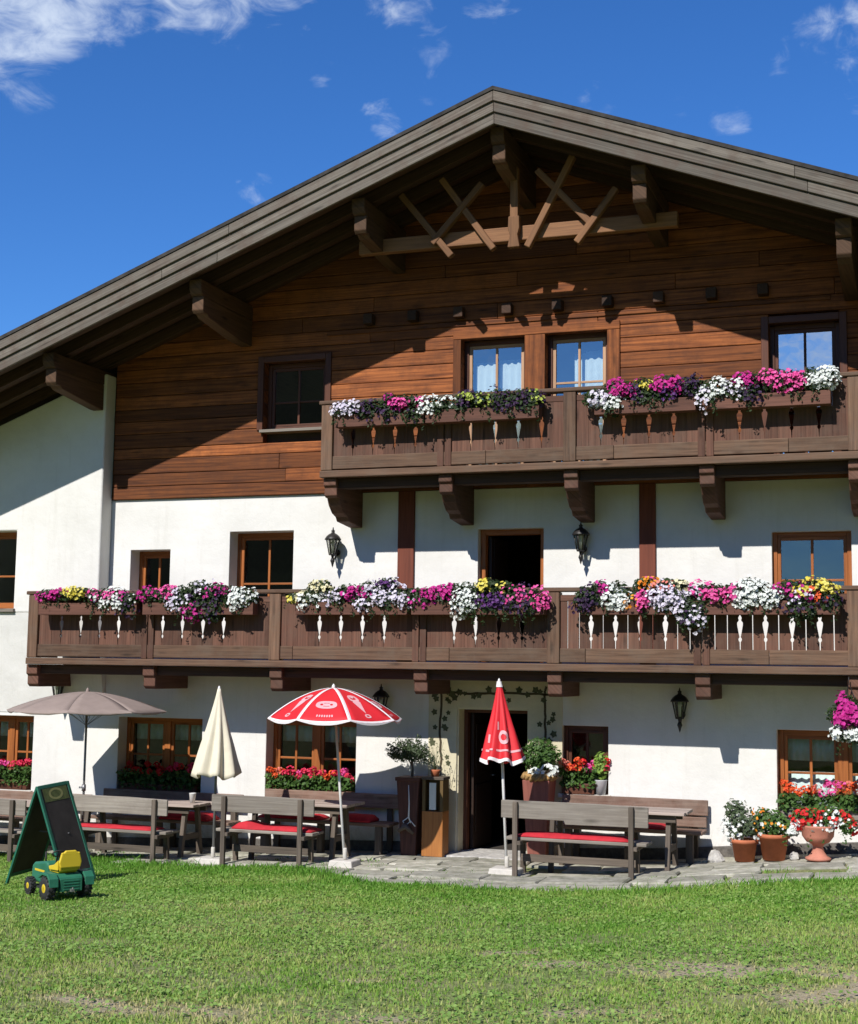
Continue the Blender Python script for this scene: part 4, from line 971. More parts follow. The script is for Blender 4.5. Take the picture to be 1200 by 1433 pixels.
flower_box('lower balcony flower box right of the balcony door, red-orange and large lilac petunias', 1.55, 3.08, YB, zl,
  [pet(1.62, 'purple', 60, .2, .24, .16), pet(1.78, 'magenta', 26, .14, .12, .32), pet(2.0, 'white', 150, .2, .27, .2), pet(2.34, 'pink', 90, .17, .22, .16), pet(2.38, 'orange', 24, .18, .12, .37), pet(2.62, 'coral', 22, .15, .12, .36), pet(2.8, 'cream', 26, .13, .1, .35), pet(2.75, 'lilac', 200, .36, .26, .16), pet(2.9, 'lilac', 60, .2, .28, .0), pet(3.0, 'purple', 10, .2, .25, .0)], G1)
flower_box('lower balcony flower box ending in bright yellow petunias below the right first-floor window', 3.1, 4.72, YB, zl,
  [pet(3.2, 'pink', 90, .24, .17, .24), pet(3.42, 'pink', 50, .15, .15, .25), pet(3.68, 'white', 170, .26, .25, .24), pet(3.9, 'white', 70, .18, .2, .14), pet(4.15, 'magenta', 30, .18, .14, .3), pet(4.22, 'lilac', 50, .2, .16, .18), pet(4.42, 'yellow', 62, .25, .14, .32), pet(4.4, 'scarlet', 20, .12, .1, .26), pet(4.6, 'purple', 16, .15, .2, .14), pet(4.3, 'purple', 20, .26, .2, .05)], G1)
flower_box('upper balcony flower box at the left end, one hot pink clump among dark foliage', -1.92, -.62, YB, zu,
  [pet(-1.78, 'lilac', 90, .22, .15, .22), pet(-1.42, 'purple', 30, .24, .2, .2), pet(-1.1, 'purple', 30, .2, .2, .2), pet(-.88, 'pink', 90, .24, .14, .30), pet(-1.15, 'magenta', 12, .1, .1, .36), pet(-.8, 'purple', 14, .2, .2, .1)], G2)
flower_box('upper balcony flower box of white, lime and dark purple plants', -.60, .98, YB, zu,
  [pet(-.45, 'white', 70, .24, .18, .2), pet(-.1, 'purple', 26, .15, .2, .2), pet(.1, 'lime', 60, .2, .14, .28), pet(.45, 'purple', 60, .22, .24, .22), pet(.78, 'purple', 60, .24, .24, .2), pet(.9, 'lime', 14, .12, .14, .26)], G2)
flower_box('upper balcony flower box of magenta and dark purple petunias, few white at left', 1.72, 3.02, YB, zu,
  [pet(1.72, 'lilac', 50, .18, .17, .2), pet(1.95, 'white', 40, .16, .18, .08), pet(2.0, 'magenta', 80, .22, .15, .32), pet(2.35, 'yellow', 22, .15, .12, .36), pet(2.35, 'purple', 40, .22, .22, .2), pet(2.68, 'magenta', 70, .2, .16, .34), pet(2.62, 'violet', 30, .2, .16, .2), pet(2.95, 'purple', 40, .18, .2, .28)], G2)
flower_box('upper balcony flower box of bright pink beside white, below the right gable window', 3.10, 4.66, YB, zu,
  [pet(3.24, 'white', 90, .22, .24, .2), pet(3.5, 'lilac', 26, .16, .18, .2), pet(3.68, 'magenta', 60, .2, .15, .34), pet(3.65, 'purple', 26, .2, .2, .16), pet(4.0, 'pink', 90, .24, .19, .32), pet(4.24, 'pink', 60, .16, .16, .30), pet(4.5, 'white', 160, .24, .22, .30)], G2)

# geranium boxes on the sills
def geraniums(o, heads, leafmat='leaf', leafbox=None, size=.05):
    """heads: (x,y,z,colour)"""
    if leafbox:
        x0, x1, y0, y1, z0, z1, n = leafbox
        p = np.stack([nr.uniform(x0, x1, n), nr.uniform(y0, y1, n), nr.uniform(z0, z1, n)], 1); nn = nr.normal(size=(n, 3)) * .6 + np.array((0, -.6, .7))
        leaves('foliage', p, nn, nr.uniform(.02, .042, n), M[leafmat], o, aspect=.8)
    by = {}
    for x, y, z, c in heads: by.setdefault(c, []).append((x, y, z))
    for c, hs in by.items():
        P = []; Nn = []
        for h in hs:
            k = 26; p, nn = shell(k, h, (size, size, size * .8), out=(0, -.3, .4), inner=.8); P.append(p); Nn.append(nn)
        P = np.concatenate(P); q = blooms('blossoms', P, np.concatenate(Nn), nr.uniform(.014, .024, len(P)), M['pet_' + c], o, petals=4); q['label'] = c + ' geranium heads'
    st = MB()
    for x, y, z, c in heads: st.tube([(x * .97, y + .01, z - .16), (x, y, z)], .004, 5)
    st.build('stem', M['leaf'], o)
def sill_box(label, x0, x1, y, z, cols, nh, h=.14, w=.18, up_=.30, leafz=.2, trough='darkframe', leafmat='leaf', size=.05):
    xc = (x0 + x1) / 2; hw = (x1 - x0) / 2; o = thing('flower_box', label, 'flower box', (xc, y, z), 0, 'geranium boxes on the window sills')
    b = MB(); b.prism([(-hw, 0), (hw, 0), (hw + .01, h), (-hw - .01, h)], 'y', -w / 2, w / 2); b.build('trough', M[trough], o, bevel=.006)
    r = random.Random(label); hd = []
    for i in range(nh):
        x = -hw + (i + r.uniform(.1, .9)) * 2 * hw / nh; c = cols[min(len(cols) - 1, int((x + hw) / (2 * hw) * len(cols)))]
        if isinstance(c, tuple): c = r.choice(c)
        hd.append((x, r.uniform(-.13, .04), h + up_ * r.uniform(.55, 1.0), c))
    geraniums(o, hd, leafmat, (-hw - .03, hw + .03, -.15, .1, h - .06, h + leafz, int(900 * 2 * hw)), size)
    return o
sill_box('box of bright pink geraniums on the sill of the leftmost ground-floor window', -8.4, -7.56, .08, .567, [('hotred',), ('hotred', 'pink'), ('hotred',)], 16)
sill_box('shaded box of dark red geraniums on the window sill behind the taupe umbrella', -5.88, -4.6, .08, .607, [('red',), ('red',), ('red', 'hotred')], 24)
sill_box('geranium box of red and pink on the window sill under the open red umbrella', -3.40, -2.1, .06, .627, [('scarlet', 'coral'), ('hotred', 'pink'), ('hotred',), ('scarlet', 'hotred'), ('pink', 'hotred')], 30)
sill_box('short geranium box on the sill of the small window right of the door', 1.0, 1.44, .02, .877, [('coral', 'scarlet'), ('scarlet', 'red'), ('pink', 'hotred')], 15, size=.055)
sill_box('long box of orange and pink geraniums on the right window sill behind the clay urn', 3.88, 5.40, -.02, .707, [('scarlet',), ('scarlet', 'coral'), ('pink',), ('scarlet', 'coral'), ('hotred', 'pink'), ('pink', 'hotred')], 34, up_=.30, leafz=.15, trough='bench', size=.06)

def potted(name, label, cat, loc, pot, mat, group=None):
    o = thing(name, label, cat, loc, 0, group); b = MB(); b.lathe(pot, n=24); b.build('pot', M[mat], o)
    zt = max(p[1] for p in pot); r_ = max(p[0] for p in pot); s = MB(); s.lathe([(0, zt - .05), (r_ * .86, zt - .05), (r_ * .86, zt - .035), (0, zt - .03)], n=16); s.build('soil', M['soil'], o)
    return o
def clay(r0, r1, h, t=.018, rim=.05):
    return [(0, 0), (r0, 0), (r1 - .012, h - rim), (r1 + .012, h - rim), (r1 + .016, h), (r1 - t, h), (r1 - t - .01, h - .06)]
o = potted('potted_plant', 'terracotta pot of tall white-flowered bush, leftmost of the pots at the right', 'potted plant', (3.47, -.5, g(3.47, -.5) + .012), clay(.12, .165, .27), 'terracotta', 'pots against the wall at the right')
clump_parts(o, [(-.05, 0, .48, .22, .2, .26, 'white', 26), (-.12, .02, .62, .14, .14, .16, 'white', 8), (.1, -.03, .42, .16, .15, .18, 'white', 6)], 'leafolive', 260, .028, False)
o = potted('potted_plant', 'terracotta pot of leafy green plant with few orange flowers, middle of the pots', 'potted plant', (3.83, -.5, g(3.83, -.5) + .012), clay(.135, .19, .32), 'terracotta', 'pots against the wall at the right')
clump_parts(o, [(-.02, 0, .46, .26, .2, .2, 'orange', 8), (.1, -.05, .42, .18, .14, .15, 'white', 5), (-.14, 0, .5, .14, .12, .16, 'orange', 4)], 'leaf', 300, .024, False)
urn = [(0, 0), (.15, 0), (.155, .03), (.11, .05), (.075, .10), (.06, .16), (.075, .19), (.14, .22), (.19, .29), (.20, .38), (.215, .40), (.215, .42), (.18, .42), (.17, .36)]
o = potted('potted_plant', 'pink clay pedestal urn with dark red flowers under the right window', 'potted plant', (4.38, -.68, g(4.38, -.68) + .012), urn, 'pinkclay', 'pots against the wall at the right')
clump_parts(o, [(-.12, 0, .50, .22, .18, .15, 'red', 34), (.18, 0, .54, .2, .17, .16, 'red', 30), (.02, -.05, .42, .2, .17, .10, 'white', 20), (-.3, 0, .36, .10, .12, .11, 'white', 30), (.36, 0, .44, .12, .12, .12, 'red', 10)], 'leaf', 300, .03)
o = potted('potted_plant', 'small pale grey pot with upright green plant on the sill beside the red geraniums', 'potted plant', (1.52, .0, .872), [(0, 0), (.06, 0), (.085, .19), (.09, .2), (.075, .2), (.07, .16)], 'greypot')
p, nn = shell(240, (0, 0, .38), (.11, .09, .2), inner=.2); leaves('foliage', p, nn, nr.uniform(.02, .045, 240), M['leaflime'], o)
geraniums(o, [(.08, -.04, .36, 'hotred'), (.09, -.03, .46, 'red')])
# stones by the wall
for (x, y, s_, l) in ((3.10, -.42, .11, 'white rough stone at the wall foot just left of the pots'), (4.08, -.52, .07, 'small white stone between the middle pot and the clay urn')):
    b = MB(); bmv = []; r = random.Random(int(x * 100)); n = 9
    prof = [(0, -.3), (.8, -.25), (1.0, .1), (.85, .6), (.45, 1.05), (0, 1.15)]
    b.lathe([(p[0] * s_, p[1] * s_) for p in prof], n=n, smooth=False); b.v = [(v[0] * r.uniform(.8, 1.2), v[1] * r.uniform(.8, 1.2), v[2] * r.uniform(.85, 1.15)) for v in b.v]
    q = b.build('field_stone', M['stone'], None, bevel=.012, loc=(x, y, g(x, y) + .02)); tag(q, l, 'stone')

# hanging basket
o = thing('hanging_basket', 'hanging basket of magenta and white petunias under the lower balcony at the right edge', 'hanging basket', (4.80, -1.12, 1.80))
b = MB(); b.lathe([(0, 0), (.1, .01), (.16, .08), (.18, .16), (.165, .16), (.14, .09)], n=16); b.build('basket', M['planter'], o)
b = MB()
for k in range(3): b.tube([(.17 * math.cos(2.1 * k), .17 * math.sin(2.1 * k), .16), (0, .06, .62)], .004, 5)
b.tube([(0, .06, .60), (0, .06, .69)], .006, 5); b.build('chain', M['iron'], o)
clump_parts(o, [(-.06, -.05, .24, .22, .19, .14, 'magenta', 90), (.15, 0, .22, .22, .19, .15, 'magenta', 70), (0, -.05, .02, .23, .18, .13, 'white', 44), (.17, 0, .03, .2, .17, .14, 'white', 30), (-.02, 0, .38, .12, .12, .12, 'magenta', 26)], 'leafdark', 300, .034)

# ------------------------------------------------------------------ planters at the door
def tapered(b, x, y, w0, w1, z0, z1):
    b.hexa([(x - w0, y - w0, z0), (x + w0, y - w0, z0), (x - w0, y + w0, z0), (x + w0, y + w0, z0), (x - w1, y - w1, z1), (x + w1, y - w1, z1), (x - w1, y + w1, z1), (x + w1, y + w1, z1)])
o = thing('tall_planter', 'tall dark brown tapered planter with small olive tree left of the entrance', 'planter', (-1.05, -.36, g(-1.05, -.36) + .01))
b = MB(); tapered(b, 0, 0, .105, .165, 0, 1.05); b.build('planter_box', M['planter'], o, bevel=.01)
b = MB(); tapered(b, 0, 0, .178, .18, 1.0, 1.052); b.build('rim', M['planter'], o, bevel=.008)
b = MB(); b.tube([(0, 0, 1.0), (.01, .01, 1.15), (-.01, 0, 1.3), (0, 0, 1.42)], [.022, .018, .015, .008], 8); b.tube([(0, 0, 1.2), (-.1, 0, 1.36)], [.01, .005], 6); b.tube([(0, 0, 1.24), (.1, -.03, 1.38)], [.01, .005], 6); b.build('trunk', M['benchleg'], o)
P = []; Q = []
for c, r_, n in (((-.16, 0, 1.36), (.19, .16, .12), 620), ((.06, 0, 1.38), (.2, .16, .13), 660), ((-.06, 0, 1.48), (.15, .14, .11), 260), ((-.30, 0, 1.40), (.1, .1, .14), 120), ((.22, 0, 1.32), (.12, .1, .1), 120), ((-.2, 0, 1.52), (.06, .06, .12), 50), ((.1, 0, 1.54), (.05, .05, .12), 40), ((.2, 0, 1.46), (.05, .05, .1), 40)):
    p, nn = shell(n, c, r_, out=(0, 0, .3), inner=.2); P.append(p); Q.append(nn)
P = np.concatenate(P); leaves('crown', P, np.concatenate(Q), nr.uniform(.018, .036, len(P)), M['leafolive'], o, aspect=.32)
b = MB(); b.tube([(.02, -.17, .95), (.03, -.165, .7), (.02, -.15, .52), (.05, -.15, .44)], [.006, .009, .012, .006], 6); b.tube([(.02, -.15, .52), (-.06, -.16, .46), (-.02, -.16, .40), (.05, -.15, .47), (.12, -.16, .40)], .008, 6); b.build('bow_ribbon', M['curtain'], o)
b = MB(); b.tube([(-.12, -.17, .33), (0, -.2, .40), (.1, -.17, .30)], [.025, .04, .02], 8); b.tube([(-.05, -.18, .42), (.06, -.19, .34)], [.03, .03], 8); b.build('driftwood', M['benchleg'], o)

o = thing('menu_stand', 'narrow wooden menu pillar with a white card left of the open door', 'menu stand', (-.69, -.38, g(-.69, -.38) + .012))
b = MB(); b.box(-.15, .15, -.13, .13, 0, .60); b.build('lower_box', M['menuwood'], o, bevel=.006)
b = MB(); b.box(-.15, -.105, -.128, .128, .602, 1.02); b.box(.105, .15, -.128, .128, .602, 1.02); b.box(-.105, .105, .04, .12, .602, 1.02); b.build('showcase', M['showcase'], o, bevel=.005)
b = MB(); b.box(-.16, .16, -.14, .14, 1.022, 1.06); b.build('top_board', M['benchleg'], o, bevel=.006)
b = MB(); b.box(-.05, .045, -.118, -.108, .62, .98); b.build('menu_card', M['paper'], o)
o = thing('potted_plant', 'small brown pot with bare twigs standing on the wooden menu pillar', 'potted plant', (-.70, -.38, g(-.69, -.38) + .012 + 1.06))
b = MB(); b.lathe([(0, 0), (.05, 0), (.065, .07), (.07, .09), (.055, .09)], n=14); b.build('pot', M['terracotta'], o)
b = MB(); r = random.Random(5)
for k in range(9):
    x, y = r.uniform(-.16, .12), r.uniform(-.06, .06); b.tube([(0, 0, .06), (x * .4, y * .5, .2), (x, y, r.uniform(.3, .48))], [.004, .003, .0015], 5)
b.build('twigs', M['leafolive'], o)
p, nn = shell(70, (-.02, 0, .3), (.17, .1, .2), inner=.2); leaves('foliage', p, nn, nr.uniform(.01, .022, 70), M['leafolive'], o, aspect=.35)

o = thing('tall_planter', 'reddish brown tapered planter with bushy dark green plant right of the entrance', 'planter', (.765, -.36, g(.765, -.36) + .01))
b = MB(); tapered(b, 0, 0, .12, .185, 0, 1.06); b.build('planter_box', M['planterred'], o, bevel=.01)
b = MB()
for k in range(2):
    pts = []
    for i in range(41):
        t_ = 2 * math.pi * i / 40; rr = .19 + .03 * math.cos(t_ * 9 + k * math.pi); pts.append((rr * math.cos(t_), rr * math.sin(t_), 1.10 + .03 * math.sin(t_ * 9 + k * math.pi)))
    b.tube(pts, .03, 8, caps=False)
b.build('straw_wreath', M['rope'], o)
P = []; Q = []
for c, r_, n in (((-.08, 0, 1.36), (.2, .18, .18), 620), ((.1, 0, 1.38), (.2, .18, .17), 620), ((0, 0, 1.50), (.2, .17, .12), 400), ((.0, .03, 1.25), (.15, .12, .08), 160)):
    p, nn = shell(n, c, r_, out=(0, -.2, .4), inner=.2); P.append(p); Q.append(nn)
P = np.concatenate(P); leaves('crown', P, np.concatenate(Q), nr.uniform(.02, .04, len(P)), M['leaf'], o, aspect=.4)
p, nn = shell(46, (.17, -.12, 1.2), (.12, .1, .08), inner=.8); q = blooms('blossoms', p, nn, nr.uniform(.022, .036, 46), M['pet_white'], o); q['label'] = 'white blossoms'
p, nn = shell(16, (-.02, -.16, 1.17), (.08, .06, .05), inner=.8); q = blooms('blossoms', p, nn, nr.uniform(.022, .036, 16), M['pet_white'], o); q['label'] = 'white blossoms'

# ------------------------------------------------------------------ benches and tables
def bench(label, x0, x1, yb, group, posts, drop=0.0, seat=True):
    """free-standing bench, back rest towards the lawn"""
    xc = (x0 + x1) / 2; z = g(xc, yb) + .012; o = thing('garden_bench', label, 'bench', (xc, yb, z), 0, group); hw = (x1 - x0) / 2
    b = MB()
    b.prism([(-hw, .665), (-.12, .66), (hw, .655), (hw, .87), (.3, .885), (-hw, .885)], 'y', .045, .08) if drop == 0 else b.prism([(-hw, .67), (-.12, .665), (-.1, .62), (hw, .625), (hw, .87), (.3, .885), (-hw, .885)], 'y', .045, .08)
    b.build('backrest', M['bench'], o, bevel=.008)
    b = MB(); b.box(-hw + .05, hw - .03, .09, .27, .40, .44); b.box(-hw + .05, hw - .03, .28, .45, .402, .438); b.build('seat', M['bench'], o, bevel=.008)
    for px in posts:
        x = px - xc
        dz = g(px, yb) - g(xc, yb)
        q = MB(); q.beam((x, 0.02, dz - .03), (x, 0.02, .87), .062, .05, upv=(0, 1, 0)); q.build('leg', M['benchleg'], o, bevel=.006)
        q = MB(); q.beam((x, .40, dz - .03), (x, .36, .40), .06, .06, upv=(0, 1, 0)); q.build('leg', M['benchleg'], o, bevel=.006)
        q = MB(); q.beam((x + .05, .0, .375), (x + .05, .44, .375), .045, .05); q.build('cross_rail', M['benchleg'], o, bevel=.005)
    q = MB(); q.beam((posts[0] - xc, .30, .17), (posts[-1] - xc, .30, .17), .03, .09); q.build('stretcher', M['benchleg'], o, bevel=.005)
    return o
def table(label, x0, x1, ya, yb, group, h=.76):
    xc, yc = (x0 + x1) / 2, (ya + yb) / 2; z = g(xc, yc) + .012; o = thing('garden_table', label, 'table', (xc, yc, z), 0, group); hw, hd = (x1 - x0) / 2, (yb - ya) / 2
    n = 4; b = MB()
    for k in range(n):
        y0 = -hd + k * 2 * hd / n; b.box(-hw + rng.uniform(-.01, .01), hw + rng.uniform(-.01, .01), y0 + .004, y0 + 2 * hd / n - .004, h - .038, h + rng.uniform(-.002, .002))
    b.build('tabletop', M['tabletop'], o, bevel=.006)
    b = MB(); b.box(-hw + .12, hw - .12, -hd + .07, -hd + .10, h - .13, h - .04); b.box(-hw + .12, hw - .12, hd - .10, hd - .07, h - .13, h - .04); b.build('apron', M['benchleg'], o, bevel=.004)
    for sx in (-1, 1):
        for sy in (-1, 1):
            xx = sx * (hw - .22); dz = g(xc + xx, yc) - g(xc, yc)
            q = MB(); q.beam((xx, sy * (hd - .05), dz - .03), (xx, sy * (hd - .17), h - .04), .06, .075, upv=(0, 1, 0)); q.build('leg', M['benchleg'], o, bevel=.006)
        q = MB(); q.beam((sx * (hw - .22), -hd + .12, .3), (sx * (hw - .22), hd - .12, .3), .05, .08); q.build('cross_rail', M['benchleg'], o, bevel=.005)
    return o
def wall_bench(label, x0, x1, group, mat='wallbench', two=True):
    xc = (x0 + x1) / 2; z = g(xc, -.3) + .012; o = thing('wall_bench', label, 'bench', (xc, -.05, z), 0, group); hw = (x1 - x0) / 2
    b = MB(); b.box(-hw, hw, -.075, -.035, .62, .82); b.build('backrest', M[mat], o, bevel=.01)
    if two: b = MB(); b.box(-hw + .03, hw - .02, -.07, -.03, .47, .60); b.build('lower_back_board', M[mat], o, bevel=.01)
    b = MB(); b.box(-hw + .02, hw - .01, -.48, -.28, .41, .455); b.box(-hw + .02, hw - .01, -.27, -.09, .412, .453); b.build('seat', M[mat], o, bevel=.01)
    for x in (-hw + .18, 0, hw - .18):
        dz = g(xc + x, -.3) - g(xc, -.3)
        q = MB(); q.box(x - .045, x + .045, -.46, -.37, dz - .03, .41); q.build('leg', M['benchleg'], o, bevel=.006)
        q = MB(); q.box(x - .04, x + .04, -.029, .02, dz - .03, .80); q.build('leg', M['benchleg'], o, bevel=.006)
    return o
def cushion(label, x0, x1, y0, y1, z, th=.05, tilt=0, bump_=None):
    xc, yc = (x0 + x1) / 2, (y0 + y1) / 2; nx, ny = 14, 6; hw, hd = (x1 - x0) / 2, (y1 - y0) / 2; r = random.Random(label); V = []; F = []
    ph = r.uniform(0, 6)
    for s_ in (0, 1):
        for j in range(ny + 1):
            for i in range(nx + 1):
                u, v = i / nx * 2 - 1, j / ny * 2 - 1; e = (1 - abs(u) ** 8) ** .5 * (1 - abs(v) ** 6) ** .5
                zz = (th * (.25 + .75 * e) if s_ else 0) + (.006 * math.sin(u * 7 + ph) * math.cos(v * 3) if s_ else 0)
                if bump_ and s_: zz += bump_[1] * max(0, 1 - ((u - bump_[0]) / .35) ** 2) * e
                V.append((u * hw, v * hd, zz + 0.001))
    n1 = (nx + 1) * (ny + 1)
    for j in range(ny):
        for i in range(nx):
            a = j * (nx + 1) + i; F.append([a, a + nx + 1, a + nx + 2, a + 1]); F.append([n1 + a, n1 + a + 1, n1 + a + nx + 2, n1 + a + nx + 1])
    ring = [i for i in range(nx + 1)] + [(j + 1) * (nx + 1) - 1 for j in range(1, ny + 1)] + [ny * (nx + 1) + i for i in range(nx - 1, -1, -1)] + [j * (nx + 1) for j in range(ny - 1, 0, -1)]
    for k in range(len(ring)):
        a, c = ring[k], ring[(k + 1) % len(ring)]; F.append([a, c, n1 + c, n1 + a])
    b = MB(); b.raw(V, F, .5, True); o = b.build('seat_cushion', M['red'], None, loc=(xc, yc, z)); o.rotation_euler = (tilt, 0, 0)
    tag(o, label, 'cushion', 'red seat cushions')
    return o
GB, GT, GW = 'grey benches with backrests towards the lawn', 'long wooden tables in front of the house', 'wooden wall benches along the house front'
YF = -1.9
def seat_z(x0, x1): return g((x0 + x1) / 2, YF) + .012 + .44
bench('grey weathered bench with backrest in front of the entrance, behind the closed red umbrella', .69, 2.52, YF, GB, (.88, 2.32), drop=1)
cushion('long red cushion on the front bench beside the closed red umbrella', .86, 2.28, YF + .1, YF + .44, seat_z(.69, 2.52), .05)
table('wooden table right of the entrance between the front bench and the wall bench', .95, 2.86, -1.32, -.66, GT)
wall_bench('brown mottled wall bench below the small window right of the entrance', 1.02, 2.96, GW)
cushion('long red cushion on the wall bench right of the entrance', 1.2, 2.5, -.50, -.16, g(1.99, -.3) + .012 + .456, .06)
bench('grey bench with backrest between the cream closed umbrella and the open red umbrella', -3.33, -1.84, YF, GB, (-3.13, -2.02))
cushion('rumpled red cushion on the grey bench between cream and open red umbrellas', -3.05, -1.9, YF + .1, YF + .44, seat_z(-3.33, -1.84), .055, bump_=(-.7, .05))
table('wooden table below the geranium window under the open red umbrella', -3.25, -1.62, -1.30, -.64, GT)
wall_bench('brown wall bench below the geranium window, ending beside the tall olive planter', -3.4, -1.3, GW, two=False)
cushion('red cushion near the right end of the wall bench beside the olive planter', -2.2, -1.6, -.52, -.16, g(-2.35, -.3) + .012 + .456, .09)
cushion('red cushion at the left end of the wall bench under the open red umbrella', -3.3, -2.35, -.52, -.16, g(-2.35, -.3) + .012 + .456, .06)
bench('grey bench with backrest in front of the taupe umbrella', -5.76, -4.0, YF, GB, (-5.5, -4.18))
cushion('thin red cushion on the grey bench in front of the taupe umbrella', -5.6, -4.25, YF + .1, YF + .44, seat_z(-5.76, -4.0), .04)
table('wooden table with a drinking glass below the shaded window', -5.9, -3.9, -1.30, -.64, GT)
wall_bench('wall bench below the shaded window behind the taupe umbrella', -6.1, -3.75, GW, two=False)
cushion('dark red cushion propped on the wall bench behind the table with the glass', -4.9, -4.1, -.52, -.16, g(-4.92, -.3) + .012 + .456, .1)
bench('grey bench with backrest cut off by the left edge behind the chalkboard', -8.3, -6.25, YF, GB, (-8.0, -6.45))
table('wooden table cut off by the left edge behind the chalkboard', -8.3, -6.5, -1.30, -.64, GT)
wall_bench('wall bench below the leftmost ground-floor window', -8.5, -6.3, GW, two=False)
# glass on the table
tz = g(-4.9, -.97) + .012 + .76
b = MB(); b.lathe([(0, 0), (.035, 0), (.048, .13), (.052, .135), (.045, .135), (.032, .012)], n=18); q = b.build('drinking_glass', M['whiteceramic'], None, loc=(-4.08, -1.02, tz + .003)); tag(q, 'white drinking cup on the right end of the table below the shaded window', 'cup')

# ------------------------------------------------------------------ umbrellas
def canopy_pt(k, n, s, t, R, H, tipz, dip, tilt=0):
    """panel k of n, s 0..1 from the tip outwards, t 0..1 across"""
    a0, a1 = 2 * math.pi * k / n, 2 * math.pi * (k + 1) / n
    ca = Vector((math.cos(a0), math.sin(a0), 0)); cb = Vector((math.cos(a1), math.sin(a1), 0))
    d = ca * (1 - t) + cb * t
    p = d * (R * s); sag = 4 * t * (1 - t) * dip * s
    z = tipz - H * (s ** 1.75) - sag * .5
    return Vector((p.x, p.y, z))
def panel_patch(b, f, uv, off=.004, tint=.5):
    """flat outline polygon given in panel coordinates (s,t), laid on the cloth"""
    V = [];
    for s, t in uv:
        p = f(s, t); ps = f(min(1, s + .01), t) - p; pt = f(s, min(1, t + .01)) - f(s, max(0, t - .01)); n = ps.cross(pt).normalized()
        if n.z < 0: n = -n
        V.append(tuple(p + n * off))
    return V
